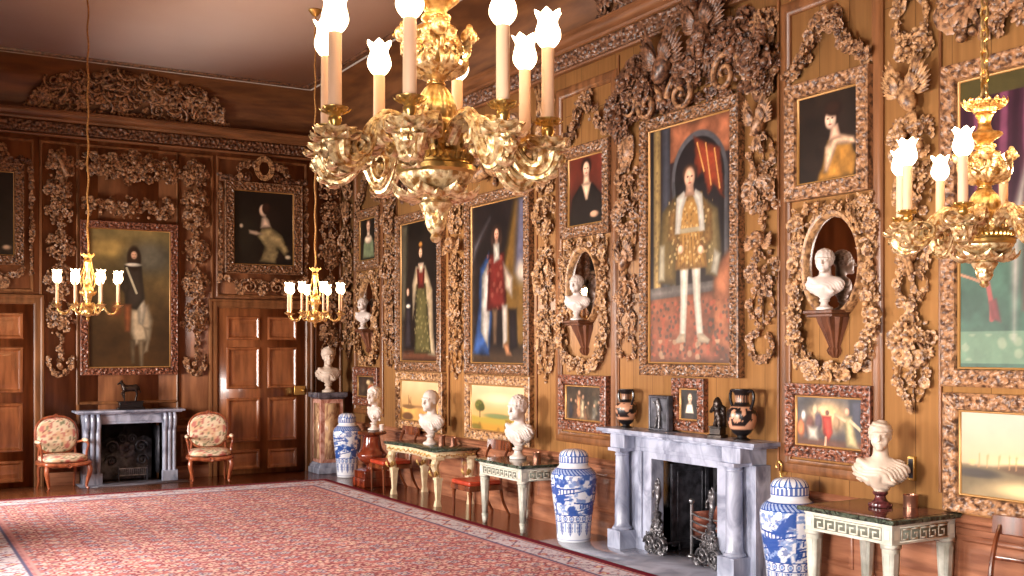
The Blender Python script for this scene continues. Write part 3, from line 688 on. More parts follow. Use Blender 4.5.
def pt_gold_man(w, h, nx):
    """a standing man in an imaginary gold and white costume"""
    p = Pic(w, h, nx, (46, 34, 30), 3); p.grad((60, 44, 34), (38, 30, 34)); p.form = .8
    p.poly([(.0, 0.28), (.05, .28), (.05, 1), (0, 1)], (26, 24, 30)); p.poly([(.06, .28), (.15, .28), (.15, 1), (.06, 1)], (160, 132, 82)); p.dabs(26, (96, 74, 50), .3, (p.X > .06) * (p.X < .15) * (p.Y > .28), a=.5)
    p.poly([(.17, .28), (.27, .28), (.27, 1), (.17, 1)], (66, 66, 74)); p.poly([(.27, .84), (1, .84), (1, 1), (.27, 1)], (142, 86, 60)); p.mottle(.35, 9, 2, (p.Y > .84) * (p.X > .27))
    p.el(.62, .76, .33, .19, (88, 86, 90), .03); p.poly([(.3, .3), (.95, .3), (.95, .76), (.3, .76)], (88, 86, 90)); p.el(.62, .76, .29, .165, (30, 24, 26), .03); p.poly([(.34, .3), (.91, .3), (.91, .76), (.34, .76)], (30, 24, 26))
    p.poly([(.55, .93), (.86, .86), (.9, .66), (.8, .72), (.74, .68), (.66, .78), (.6, .76)], (132, 54, 32), .02, wob=.05); p.line([(.6, .9), (.68, .78)], .008, (196, 140, 80)); p.line([(.7, .89), (.76, .72)], .008, (196, 140, 80)); p.line([(.8, .86), (.86, .7)], .008, (196, 140, 80))
    p.poly([(0, 0), (1, 0), (1, .3), (0, .3)], (112, 66, 48)); p.poly([(.0, .27), (1, .3), (1, .34), (0, .32)], (104, 96, 92), .01); p.poly([(.74, .05), (1, .05), (1, .46), (.8, .4)], (134, 82, 56), .03); p.mottle(.4, 8, 4, p.Y < .5)
    p.dabs(17, (160, 76, 54), .55, (p.Y < .26) * (p.Y > .03), a=.6); p.dabs(22, (60, 56, 52), .6, (p.Y < .26) * (p.Y > .02), a=.6); p.dabs(13, (190, 170, 136), .7, (p.Y < .1) * (p.Y > .02), 8, .5)
    # long open robe with pale lining
    p.poly([(.34, .70), (.17, .64), (.12, .46), (.12, .34), (.34, .33), (.4, .6)], (98, 80, 48), .02); p.poly([(.14, .5), (.12, .35), (.2, .35), (.2, .5)], (190, 178, 150), .02); p.poly([(.66, .68), (.84, .62), (.88, .44), (.82, .35), (.7, .36)], (104, 88, 58), .02); p.poly([(.8, .46), (.87, .44), (.83, .355), (.76, .37)], (190, 180, 158), .02)
    p.poly([(.39, .42), (.50, .42), (.48, .26), (.46, .11), (.39, .11), (.40, .27)], (228, 214, 194), .012); p.poly([(.53, .42), (.64, .42), (.64, .26), (.67, .12), (.60, .11), (.56, .26)], (228, 214, 194), .012)
    p.poly([(.46, .125), (.39, .125), (.34, .10), (.35, .085), (.46, .09)], (198, 176, 146), .01); p.poly([(.60, .125), (.67, .125), (.75, .10), (.73, .085), (.61, .09)], (198, 176, 146), .01)
    p.poly([(.36, .70), (.66, .70), (.68, .54), (.72, .39), (.33, .39), (.36, .54)], (150, 110, 58), .015)
    p.poly([(.36, .68), (.26, .63), (.24, .52), (.38, .47), (.40, .5), (.34, .56)], (132, 98, 56), .02); p.poly([(.66, .68), (.77, .62), (.78, .5), (.66, .46), (.64, .49), (.70, .56)], (132, 98, 56), .02)
    for i in range(8): x = .35 + i * .05; p.line([(.38 + i * .037, .53), (x, .395)], .006, (104, 72, 40), .7)
    m = ((p.X > .25) & (p.X < .78) & (p.Y > .40) & (p.Y < .69)).astype(float); p.dabs(26, (220, 190, 132), .66, m, 5, .55); p.dabs(30, (92, 62, 36), .66, m, 8, .5)
    p.poly([(.37, .54), (.66, .54), (.66, .56), (.37, .56)], (214, 194, 156), .006)
    p.poly([(.44, .715), (.35, .69), (.33, .54), (.39, .54), (.43, .64), (.48, .69)], (222, 212, 196), .012); p.poly([(.58, .715), (.66, .69), (.69, .54), (.63, .54), (.60, .64), (.55, .69)], (222, 212, 196), .012)
    p.el(.40, .475, .035, .018, SKIN, .2); p.el(.64, .465, .035, .018, SKIN, .2); p.poly([(.47, .74), (.55, .74), (.57, .69), (.45, .69)], (200, 152, 124), .012); head(p, .51, .765, .08, (84, 56, 40), (214, 166, 136), .2, 1.1)
    return p.mottle(.12, 30, 9)
def pt_lady_fur(w, h, nx):
    p = Pic(w, h, nx, (34, 24, 18), 4); p.mottle(.4, 4)
    p.poly([(.3, .0), (.92, .0), (.98, .22), (.86, .42), (.62, .52), (.5, .45), (.42, .2)], (150, 104, 44), .03); p.poly([(.46, .38), (.62, .52), (.92, .44), (.96, .36), (.66, .38), (.5, .1), (.44, .1)], (216, 176, 142), .03)
    p.mottle(.35, 9, 3, (p.Y < .5) * (p.X > .3)); p.poly([(.56, .62), (.67, .62), (.72, .46), (.52, .44)], SKIN, .02); head(p, .55, .68, .12, (48, 28, 20), (236, 196, 168), -.6, 1.2); p.el(.6, .8, .15, .09, (44, 26, 18), .3)
    return p
def pt_lady_black(w, h, nx):
    p = Pic(w, h, nx, (84, 34, 22), 5); p.grad((34, 20, 17), (112, 46, 32)); p.mottle(.35, 3)
    p.poly([(.05, 0), (.95, 0), (.92, .4), (.68, .58), (.32, .58), (.1, .4)], (28, 22, 20), .03); p.poly([(.36, .6), (.64, .6), (.54, .36), (.48, .36)], (230, 190, 158), .02)
    p.poly([(.44, .75), (.57, .75), (.6, .58), (.4, .58)], (226, 184, 152), .02); head(p, .5, .8, .12, (40, 22, 18), (232, 184, 154), 0, 1.3); p.el(.72, .14, .12, .05, (196, 150, 120), .3)
    return p
def pt_purple(w, h, nx):
    p = Pic(w, h, nx, (60, 26, 42), 6)
    p.mix((p.Y > .93) * 1., (70, 62, 30)); m = (p.Y > .55) * (p.Y < .93)
    st = np.sin((p.X + .04 * fbm(p.X * 4, p.Y * 5, 2)) * 40 + 4 * fbm(p.X * 3, p.Y * 3)); p.mix(m * sstep(.2, 1, st) * .9, (122, 64, 90)); p.mix(m * sstep(-.2, -1, st) * .7, (40, 14, 28))
    p.mix((p.Y < .56) * 1., (56, 86, 70)); p.mottle(.3, 8, 3, (p.Y < .56)); p.mix((p.Y > .52) * (p.Y < .56) * 1., (70, 34, 34)); p.mix((p.Y > .44) * (p.Y < .455) * .7, (150, 110, 70))
    p.line([(.0, .42), (.1, .40), (.18, .33), (.22, .22), (.22, .17)], .016, (150, 74, 68)); p.line([(.0, .33), (.1, .31), (.14, .3)], .008, (170, 120, 90)); p.poly([(.2, .23), (.25, .24), (.28, .16), (.22, .17)], (150, 72, 70))
    p.mix((p.Y < .13) * (p.Y > .02) * .6, (120, 146, 116)); p.dabs(13, (150, 156, 130), .5, (p.Y < .12) * (p.Y > .03), 7, .55)
    p.poly([(.42, .2), (.62, .2), (.62, .6), (.58, .72), (.44, .72)], (140, 52, 52), .03); p.poly([(.36, .1), (.44, .7), (.34, .5)], (222, 214, 200), .03); head(p, .51, .78, .05, (80, 60, 44))
    return p.mottle(.1, 26, 5)
def pt_sea(w, h, nx):
    p = Pic(w, h, nx, (214, 204, 180), 7); p.form = .5; p.grad((204, 178, 142), (184, 178, 160), .35, 1); p.mottle(.07, 5)
    p.el(.52, .42, .3, .1, (238, 206, 150), .8); p.mix(sstep(.40, .34, p.Y) * .95, (120, 104, 76)); p.mottle(.35, 7, 4, p.Y < .38); p.el(.4, .12, .2, .1, (236, 206, 150), .7, a=.8)
    p.poly([(.40, .62), (.44, .70), (.50, .64), (.50, .38), (.40, .38)], (206, 140, 82), .012); p.el(.45, .36, .2, .06, (92, 68, 48), .4); p.dabs(16, (224, 184, 130), .72, (p.Y < .44) * (p.Y > .28))
    for x in (.12, .17, .24, .3, .34, .66, .8, .9): p.line([(x, .36), (x + .005, .5)], .005, (190, 140, 92), .7)
    p.el(.1, .28, .14, .05, (66, 58, 52), .5); return p
def pt_feast(w, h, nx):
    p = Pic(w, h, nx, (74, 70, 72), 8); p.mottle(.35, 4); p.el(.5, .62, .3, .3, (214, 176, 126), .6); p.poly([(.8, .4), (1, .35), (1, 1), (.8, .95)], (60, 60, 72), .04); p.mix(sstep(.22, .1, p.Y) * .8, (98, 60, 44))
    for x, y, c_, s_ in ((.08, .35, (190, 110, 70), .06), (.12, .6, (210, 200, 190), .035), (.22, .4, (110, 70, 60), .07), (.3, .72, (200, 176, 140), .04), (.62, .5, (150, 120, 90), .05), (.35, .5, (84, 70, 80), .06)):
        p.el(x, y, s_, s_ * 2.2 / p.ar * .8, c_, .4)
    p.poly([(.40, .62), (.54, .62), (.56, .3), (.5, .12), (.42, .28)], (196, 62, 48), .02); p.el(.48, .68, .028, .05, (120, 76, 60), .3); p.line([(.46, .2), (.45, .02)], .016, (206, 160, 130)); p.poly([(.18, .4), (.34, .4), (.34, .14), (.2, .14)], (222, 208, 190), .03)
    p.poly([(.72, .64), (.84, .64), (.92, .1), (.96, .02), (.76, .05)], (188, 168, 122), .025); p.el(.77, .72, .035, .07, (206, 150, 120), .3); p.line([(.82, .55), (.97, .38)], .02, (196, 176, 140)); p.line([(.74, .55), (.60, .66)], .018, (206, 160, 126))
    return p.mottle(.25, 12, 3)
def pt_interior(w, h, nx):
    p = Pic(w, h, nx, (58, 46, 34), 9); p.mottle(.4, 5); p.mix(sstep(.3, .1, p.Y) * .7, (96, 70, 50)); p.poly([(.7, .1), (.95, .1), (.95, .6), (.78, .7)], (100, 92, 74), .05)
    for x, y, k, c_ in ((.36, .74, 1., (206, 144, 98)), (.47, .62, .9, (214, 190, 150)), (.27, .5, .7, (96, 66, 48)), (.62, .46, .6, (130, 104, 76)), (.14, .52, .7, (52, 50, 60)), (.78, .4, .6, (146, 136, 122)), (.55, .34, .45, (170, 120, 86)), (.9, .5, .6, (70, 56, 48))):
        p.poly([(x - .07 * k, .06), (x + .08 * k, .08), (x + .05 * k, y * .9), (x - .04 * k, y)], c_, .035, wob=.06); p.el(x + .02 * k, y + .05, .028 * k + .008, .06 * k + .015, (196, 150, 118), .5, a=.8)
    return p.mottle(.3, 14, 4)
def pt_robes(w, h, nx):
    p = Pic(w, h, nx, (28, 22, 22), 10); p.mottle(.4, 4); p.poly([(.62, .1), (1, .1), (1, 1), (.8, 1), (.6, .6)], (104, 76, 36), .05); p.poly([(.8, .55), (1, .5), (1, 1), (.86, 1)], (90, 88, 108), .06); p.el(.93, .55, .1, .07, (190, 176, 160), .7)
    p.poly([(.05, .75), (.35, .9), (.2, .8), (.02, .64)], (130, 124, 132), .05, .8); p.mix(sstep(.14, .02, p.Y) * .8, (74, 56, 40))
    p.poly([(.34, .70), (.16, .6), (.14, .34), (.02, .06), (.34, .05), (.4, .3)], (44, 70, 118), .02, wob=.04); p.poly([(.36, .66), (.2, .55), (.18, .2), (.32, .1), (.38, .45)], (188, 180, 172), .02); p.mottle(.35, 9, 6, (p.X < .4) * (p.Y < .7))
    p.poly([(.34, .68), (.62, .68), (.66, .38), (.62, .33), (.3, .33)], (98, 34, 30), .02); p.poly([(.60, .62), (.78, .52), (.76, .4), (.64, .46)], (206, 186, 166), .03); p.dabs(14, (150, 84, 70), .65, (p.X > .3) * (p.X < .64) * (p.Y > .33) * (p.Y < .68), 3, .6)
    p.poly([(.40, .34), (.50, .34), (.48, .12), (.42, .12)], (120, 92, 70), .02); p.poly([(.58, .36), (.68, .36), (.68, .14), (.60, .1)], (220, 206, 190), .02); p.poly([(.6, .12), (.7, .13), (.76, .05), (.66, .05)], (190, 130, 90), .02)
    p.poly([(.7, .33), (.84, .33), (.86, .1), (.72, .08)], (30, 22, 24), .03)
    p.el(.41, .765, .035, .06, (52, 36, 30), .3); p.el(.555, .765, .035, .06, (52, 36, 30), .3); p.poly([(.45, .77), (.51, .77), (.52, .72), (.44, .72)], (206, 160, 134), .01); p.poly([(.42, .74), (.53, .74), (.54, .64), (.43, .62)], (222, 214, 200), .02); p.el(.48, .81, .085, .045, (52, 36, 30), .3); head(p, .48, .795, .055, (52, 36, 30), (214, 160, 132), .2, 1.2)
    return p.mottle(.12, 22, 7)
def pt_landscape(w, h, nx):
    p = Pic(w, h, nx, (206, 184, 134), 11); p.form = .4; p.grad((206, 166, 104), (208, 190, 150), .3, 1); p.mottle(.08, 4); p.el(.55, .7, .4, .14, (220, 200, 156), .9)
    p.mix(sstep(.36, .28, p.Y + .03 * np.sin(p.X * 9)) * .9, (168, 146, 58)); p.el(.5, .34, .24, .05, (110, 120, 76), .5); p.mix(sstep(.22, .1, p.Y) * .6, (196, 130, 50)); p.dabs(12, (120, 84, 36), .6, p.Y < .28, 3, .6)
    p.line([(.17, .3), (.17, .48)], .01, (84, 62, 36)); p.el(.16, .54, .085, .12, (84, 88, 40), .25); p.el(.2, .5, .06, .08, (70, 72, 34), .3); p.dabs(30, (150, 140, 60), .6, (np.hypot(p.X - .17, p.Y - .54) < .1) * 1., 4, .5); p.el(.08, .06, .12, .07, (110, 96, 40), .4); return p
def pt_ships(w, h, nx):
    p = Pic(w, h, nx, (226, 194, 132), 12); p.form = .4; p.grad((206, 158, 100), (212, 188, 144), .3, 1); p.mottle(.08, 4); p.mix(sstep(.34, .28, p.Y) * .8, (206, 156, 84)); p.mottle(.25, 8, 3, p.Y < .34)
    p.el(.2, .34, .16, .05, (110, 84, 56), .4); p.line([(.2, .34), (.2, .62)], .007, (96, 70, 48)); p.line([(.27, .34), (.26, .58)], .006, (96, 70, 48)); p.poly([(.2, .6), (.27, .42), (.2, .42)], (170, 120, 76), .01); p.poly([(.05, .34), (.6, .34), (.6, .38), (.05, .37)], (150, 108, 70), .02); p.el(.18, .1, .14, .1, (96, 66, 44), .3); return p
def pt_lady_gold(w, h, nx):
    p = Pic(w, h, nx, (30, 24, 20), 13); p.mottle(.4, 4); p.poly([(.0, .3), (.14, .3), (.2, 1), (.0, 1)], (72, 66, 52), .06); p.poly([(0, 0), (1, 0), (1, .1), (0, .08)], (90, 56, 40), .03)
    p.poly([(.40, .68), (.66, .68), (.84, .5), (.86, .2), (.92, .04), (.72, .05), (.7, .4), (.42, .5), (.32, .3), (.3, .55)], (176, 154, 124), .02)
    p.poly([(.42, .55), (.66, .55), (.80, .06), (.36, .06)], (84, 78, 46), .02); p.dabs(20, (166, 150, 100), .55, (p.X > .36) * (p.X < .8) * (p.Y < .55) * (p.Y > .07), 3, .5)
    p.poly([(.43, .66), (.64, .66), (.62, .52), (.46, .52)], (104, 40, 32), .015); p.poly([(.46, .70), (.62, .70), (.58, .63), (.5, .63)], (232, 200, 170), .015); head(p, .53, .77, .055, (90, 54, 34), (230, 186, 150), 0, 1.1); p.el(.53, .83, .05, .02, (180, 120, 60), .3)
    p.poly([(.1, .1), (.28, .1), (.26, .44), (.14, .44)], (44, 40, 44), .02); head(p, .19, .5, .045, (70, 50, 36)); p.el(.2, .4, .06, .015, (216, 206, 190), .3)
    return p.mottle(.1, 22, 4)
def pt_tiny(w, h, nx):
    p = Pic(w, h, nx, (28, 24, 20), 14); p.mottle(.3, 4); p.poly([(.16, .05), (.86, .05), (.8, .45), (.64, .58), (.36, .58), (.2, .4)], (104, 112, 84), .03); p.el(.5, .5, .22, .1, (230, 200, 170), .3); p.poly([(.42, .75), (.57, .75), (.6, .55), (.4, .55)], (226, 190, 160), .03); head(p, .5, .8, .13, (86, 56, 38)); return p.mottle(.15, 12)
def pt_small(w, h, nx):
    p = Pic(w, h, nx, (56, 42, 34), 15); p.mottle(.4, 4); p.poly([(.5, .1), (.95, .1), (.9, .7), (.6, .75)], (190, 140, 96), .06); p.el(.6, .7, .12, .12, (226, 196, 150), .5); p.el(.74, .4, .12, .18, (170, 60, 40), .4); p.el(.3, .35, .15, .25, (80, 64, 50), .5); return p.mottle(.25, 9)
def pt_small_lady(w, h, nx):
    p = Pic(w, h, nx, (34, 28, 24), 16); p.mottle(.3, 4); p.poly([(.26, .2), (.74, .2), (.66, .5), (.5, .58), (.34, .48)], (226, 206, 184), .04); p.poly([(.2, .0), (.8, .0), (.74, .22), (.26, .22)], (52, 42, 38), .04); p.poly([(.46, .65), (.6, .65), (.6, .5), (.44, .5)], (226, 186, 156), .03); head(p, .53, .7, .15, (50, 32, 26), (232, 196, 166), .6, 1.3); return p
def pt_rider(w, h, nx):
    p = Pic(w, h, nx, (96, 76, 40), 17); p.grad((62, 42, 22), (120, 104, 64), .2, 1); p.mottle(.35, 3, 1); p.el(.3, .85, .35, .08, (150, 124, 70), .6); p.el(.75, .8, .3, .12, (92, 88, 74), .6); p.mottle(.2, 7, 3); p.mix(sstep(.16, .0, p.Y) * .6, (72, 48, 24))
    # horse seen from the front
    p.poly([(.50, .42), (.72, .46), (.78, .34), (.74, .2), (.56, .16), (.5, .26)], (176, 156, 126), .03); p.poly([(.58, .5), (.66, .54), (.70, .42), (.66, .3), (.6, .32)], (206, 190, 162), .02)
    p.poly([(.6, .2), (.67, .2), (.66, .0), (.62, .0)], (150, 128, 98), .02); p.poly([(.66, .3), (.76, .28), (.72, .12), (.66, .1), (.70, .2)], (168, 148, 118), .02); p.poly([(.5, .2), (.56, .2), (.56, .03), (.52, .03)], (120, 100, 74), .02)
    p.poly([(.44, .74), (.64, .74), (.68, .5), (.58, .42), (.44, .44)], (44, 36, 32), .02); p.poly([(.42, .46), (.52, .46), (.5, .26), (.44, .26)], (150, 84, 48), .02); p.line([(.46, .72), (.58, .54)], .014, (190, 180, 150)); p.poly([(.44, .68), (.38, .58), (.46, .52), (.5, .58)], (50, 40, 34), .02)
    p.el(.55, .79, .085, .09, (46, 30, 20), .2); head(p, .55, .815, .05, (46, 30, 20), (216, 170, 136), 0, 1.3); p.el(.54, .745, .1, .014, (206, 196, 176), .3); p.el(.34, .42, .06, .05, (130, 70, 40), .6)
    return p.mottle(.12, 16, 6)
def pt_lady_profile(w, h, nx):
    p = Pic(w, h, nx, (30, 22, 18), 18); p.mottle(.35, 3); p.el(.2, .4, .25, .35, (40, 38, 28), .7, a=.6)
    p.poly([(.46, .5), (.62, .52), (.82, .4), (.92, .2), (.86, .12), (.74, .22), (.7, .03), (.42, .05), (.5, .25), (.40, .38)], (150, 132, 92), .02, wob=.06); p.mottle(.45, 7, 3, (p.Y < .5) * (p.X > .38)); p.poly([(.38, .4), (.26, .42), (.25, .47), (.38, .46), (.48, .42)], (226, 196, 166), .02)
    p.poly([(.44, .5), (.62, .52), (.58, .62), (.52, .68), (.46, .64)], (234, 204, 176), .02); p.el(.49, .74, .07, .085, (234, 200, 172), .2); p.el(.545, .77, .075, .085, (52, 32, 24), .2); p.el(.13, .52, .03, .03, (206, 186, 160), .5); p.el(.9, .12, .05, .03, (206, 190, 160), .5); return p
def pt_dark(w, h, nx):
    p = Pic(w, h, nx, (30, 22, 18), 19); p.mottle(.4, 3); p.poly([(.3, .0), (.8, .0), (.74, .5), (.5, .6), (.34, .45)], (72, 58, 46), .04); p.el(.9, .1, .06, .03, (190, 160, 130), .5); head(p, .5, .72, .09, (50, 34, 24)); return p

picture('R', 8.50, 7.08, 1.695, 4.185, .12, pt_gold_man, 'tallest painting over the fireplace, standing man in gold doublet and pale stockings', nx=150, k=1)
picture('R', 6.53, 5.655, 3.16, 4.11, .125, pt_lady_fur, 'small painting of a lady in gold gown, above the oval mirror nearest the camera', k=2, m='carve')
picture('R', 5.01, 3.59, 1.69, 3.93, .125, pt_purple, 'tall painting with purple curtains and a green carpet, behind the right chandelier', k=3, nx=130, m='carve')
picture('R', 5.0, 3.5, .82, 1.645, .12, pt_sea, 'wide pale seascape painting with a tower, low beside the greek key table', k=4, nx=130, m='carve', depth=.08)
picture('R', 6.53, 5.64, 1.07, 1.67, .1, pt_feast, 'small painting of figures round a man in red, behind the draped bust on the right', k=5, m='frameD', depth=.08)
picture('R', 9.93, 9.02, 3.15, 4.13, .125, pt_lady_black, 'small painting of a lady in black on red ground, above the middle oval mirror', k=6)
picture('R', 9.985, 9.08, 1.07, 1.67, .115, pt_interior, 'small dark painting of crowded figures, left of the marble fireplace', k=7, m='frameD', depth=.08)
picture('R', 12.18, 10.59, 1.64, 3.88, .135, pt_robes, 'tall painting of a man in red coat and blue robe', k=8, nx=130)
picture('R', 12.19, 10.59, .815, 1.63, .125, pt_landscape, 'low yellow landscape painting with a single tree, behind the bust on the grey green table', k=9, nx=110, m='carveL', depth=.08)
picture('R', 14.33, 12.85, 1.64, 3.87, .135, pt_lady_gold, 'tall painting of a lady in gold and red gown with a child', k=10, nx=110)
picture('R', 14.33, 12.83, .815, 1.63, .125, pt_ships, 'low yellow painting of ships, behind the bust on the cream table', k=11, nx=100, m='carveL', depth=.08)
picture('R', 15.89, 14.94, 3.17, 4.11, .15, pt_tiny, 'small portrait of a lady in green high on the right wall near the far corner', k=12, nx=70)
picture('R', 15.97, 15.01, 1.07, 1.67, .14, pt_small, 'small painting of figures low beside the corner pedestal', k=13, nx=70, m='frameD', depth=.08)
picture('R', 8.02, 7.56, 1.19, 1.68, .1, pt_small_lady, 'little portrait of a pale lady standing over the mantel shelf', k=14, m='frameD', nx=70, depth=.07)
picture('E', 2.47, 3.85, 1.57, 3.82, .11, pt_rider, 'large far wall painting of a rider on a pale horse, above the far fireplace', k=15, m='frameD', nx=130)
picture('E', 4.56, 5.80, 3.13, 4.56, .14, pt_lady_profile, 'far wall painting of a lady in profile above the right hand door', k=16, nx=110)
picture('E', .50, 1.73, 3.13, 4.56, .13, pt_dark, 'dark far wall painting above the left hand door, cut by the picture edge', k=17, nx=80)
# ================================================================ carved limewood on the walls
def carved(wall, a, z, label, group=None, name='carved_festoon'):
    e = empty(name, label, 'wood carving', group)
    return place_R(e, a, z) if wall == 'R' else place_E(e, a, z)
def cl(e, name, m, fn, **k):
    mb = MB(); fn(mb); return mb.build(name, M[m], e, angle=None, **k)

def drop(wall, a, ztop, zbot, hw, spec, label, seed, m='carve', group='carved drops between the pictures', back=None):
    """a hanging festoon; spec = list of (kind, z centre, half height, n)"""
    rr = random.Random(seed); e = carved(wall, a, ztop, label, group, 'carved_drop'); hw0 = hw
    for kind, z, hh, n in spec:
        zz = z - ztop
        if kind == 'b': cl(e, 'fruit_and_flower_bunch', m, lambda mb: bunch(mb, 0, zz, hw, hh, int(n * 1.5), .044, rr, .12))
        elif kind == 'B': cl(e, 'flower_bunch', m, lambda mb: bunch(mb, 0, zz, hw, hh, int(n * 1.35), .058, rr, .16))
        elif kind == 't':
            def f(mb):
                for s_ in (-1, 0, 1): string(mb, [(s_ * hw * .2, zz + hh), (s_ * hw * .75, zz + hh * .2), (s_ * hw * .35, zz - hh * (1 if s_ == 0 else .7))], n // 3, .038, rr, .018, .05)
            cl(e, 'trailing_spray', m, f)
        elif kind == 's': cl(e, 'stem', m, lambda mb: string(mb, [(0, zz + hh), (hw * .12, zz), (0, zz - hh)], n, .036, rr, .02, .04))
        elif kind == 'w': cl(e, 'ribbon_bow', m, lambda mb: bow(mb, 0, zz, hh))
        elif kind == 'd': cl(e, 'bird', m, lambda mb: bird(mb, 0, zz, hh, rr.choice((-1, 1))))
        elif kind == 'c': cl(e, 'winged_head', m, lambda mb: cherub(mb, 0, zz, hh))
        elif kind == 'm':
            def f(mb):
                mb.ball((0, -.03, zz), 1, 18, 9, (hw * .42, .05, hh * .62))
                for i in range(20): t = i * PI / 10; mb.put(LEAF if i % 2 else DAI, mat((hw * .5 * math.cos(t), -.04, zz + hh * .75 * math.sin(t)), (0, PI / 2 - t, 0), .055))
            cl(e, 'medallion', m, f)
        elif kind == 'h':
            def f(mb):
                P = [(hw * .75 * math.sin(t), zz + hh * math.cos(t)) for t in np.linspace(.5, 2 * PI - .5, 9)]; string(mb, P, n, .04, rr, .015, .05)
            cl(e, 'flower_ring', m, f)
        elif kind == 'u':
            def f(mb):
                P = [(hw * .8 * math.cos(t), zz + hh * .5 + hh * 1.3 * math.sin(t)) for t in np.linspace(PI, 2 * PI, 9)]; string(mb, P, n, .042, rr, .02, .05)
                string(mb, [(0, zz + hh), (0, zz - hh * .2)], n // 4, .04, rr, .03, .05)
            cl(e, 'hanging_wreath', m, f)
        elif kind == 'q':   # crossed pipes and instruments
            def f(mb):
                for k in range(4): a_ = -.5 + .33 * k; mb.tube([(-.9 * hw * math.sin(a_), -.05 - .02 * k, zz + hh * math.cos(a_)), (.9 * hw * math.sin(a_), -.05 - .02 * k, zz - hh * math.cos(a_))], [.028, .014], 8)
                mb.ball((0, -.07, zz - hh * .2), 1, 12, 8, (hw * .45, .05, hh * .4)); bunch(mb, 0, zz, hw, hh, n, .045, rr, .08)
            cl(e, 'musical_trophy', m, f)
        elif kind == 'v':
            cl(e, 'vase', m, lambda mb: mb.lathe([(.0, zz - hh), (hw * .3, zz - hh), (hw * .2, zz - hh * .7), (hw * .5, zz), (hw * .45, zz + hh * .4), (hw * .25, zz + hh * .6), (hw * .4, zz + hh), (0, zz + hh)], 14, (0, -.03, 0), sy=.5))
    return e

drop('R', 6.84, 4.88, 1.85, .19, [('b', 4.68, .17, 46), ('B', 4.30, .2, 46), ('d', 3.86, .17, 0), ('t', 3.6, .18, 36), ('B', 3.28, .21, 50), ('s', 3.02, .1, 12), ('c', 2.86, .12, 0), ('b', 2.62, .2, 50), ('t', 2.3, .18, 42), ('h', 1.98, .13, 32)],
     'carved drop just right of the tallest painting, ending in a flower ring', 11)
drop('R', 8.76, 4.2, 1.9, .19, [('m', 3.96, .2, 0), ('b', 3.66, .14, 40), ('B', 3.32, .22, 56), ('t', 3.02, .14, 30), ('d', 2.82, .16, 0), ('b', 2.5, .2, 52), ('t', 2.2, .18, 40), ('h', 1.98, .12, 24)],
     'carved drop with oval medallion just left of the tallest painting', 12)
drop('R', 5.29, 4.95, 1.45, .17, [('w', 4.75, .16, 0), ('h', 4.36, .26, 60), ('b', 4.15, .12, 26), ('d', 3.78, .2, 0), ('B', 3.45, .2, 50), ('b', 3.1, .2, 56), ('q', 2.7, .22, 34), ('t', 2.4, .16, 46), ('s', 2.2, .1, 14), ('B', 2.0, .18, 56), ('t', 1.72, .22, 48)],
     'long carved drop with bow and bird behind the candles of the right chandelier', 13, 'carveL')
drop('R', 10.3, 4.9, 1.6, .2, [('q', 4.72, .22, 30), ('b', 4.35, .2, 56), ('t', 4.1, .16, 42), ('b', 3.84, .16, 50), ('B', 3.45, .22, 60), ('s', 3.15, .12, 20), ('w', 3.02, .1, 0), ('B', 2.75, .26, 80), ('s', 2.42, .1, 20), ('b', 2.2, .22, 66), ('t', 1.9, .3, 60)],
     'carved drop between the red coated man and the lady in black, tapering to a point', 14, 'carveL')
drop('R', 12.51, 4.9, 1.62, .21, [('q', 4.66, .28, 40), ('B', 4.3, .22, 60), ('b', 3.98, .2, 70), ('b', 3.66, .2, 70), ('c', 3.28, .17, 0), ('t', 3.0, .16, 50), ('b', 2.8, .2, 60), ('v', 2.45, .22, 0), ('b', 2.45, .22, 40), ('t', 2.1, .2, 60), ('t', 1.8, .2, 36)],
     'carved drop with cherub head between the red coated man and the lady in gold', 15, 'carveL')
drop('R', 14.62, 4.9, 1.75, .22, [('d', 4.55, .25, 0), ('b', 4.2, .24, 60), ('B', 3.85, .2, 60), ('t', 3.5, .2, 50), ('B', 3.15, .22, 60), ('b', 2.75, .22, 66), ('m', 2.45, .14, 0), ('b', 2.2, .22, 66), ('t', 1.9, .2, 50)],
     'carved drop left of the lady in gold, beside the farthest oval mirror', 16)
drop('R', 16.28, 4.9, 1.75, .2, [('b', 4.6, .25, 60), ('q', 4.1, .22, 40), ('B', 3.7, .22, 60), ('t', 3.3, .22, 50), ('B', 2.95, .22, 60), ('b', 2.5, .22, 66), ('t', 2.05, .26, 60)],
     'last carved drop of the right wall, in the corner behind the marble pedestal', 17)
G2 = 'carved drops flanking the far fireplace'
for a, lab, sd in ((2.20, 'carved drop left of the rider painting, with a curling horn in its round head', 31), (4.12, 'carved drop between the rider painting and the right hand door', 32)):
    e = drop('E', a, 4.8, 1.45, .19, [('b', 4.6, .21, 70), ('B', 4.22, .14, 34), ('b', 3.92, .2, 56), ('s', 3.68, .08, 12), ('b', 3.44, .2, 60), ('s', 3.18, .08, 12), ('b', 2.94, .22, 64), ('s', 2.68, .1, 14), ('t', 2.5, .18, 60), ('b', 2.34, .18, 34), ('s', 2.06, .1, 12), ('u', 1.74, .2, 60)], lab, sd, 'carve', G2)
    if sd == 31: cl(e, 'curling_horn', 'carve', lambda mb: mb.tube(smooth_path([(-.1, -.06, -.14), (-.06, -.1, -.07), (-.0, -.12, -.16), (.05, -.12, -.28), (.1, -.08, -.36)], 16), np.linspace(.02, .045, 16), 10))
    else: cl(e, 'flower_boss', 'carveL', lambda mb: bunch(mb, 0, -.2, .12, .12, 24, .055, random.Random(3), .1))
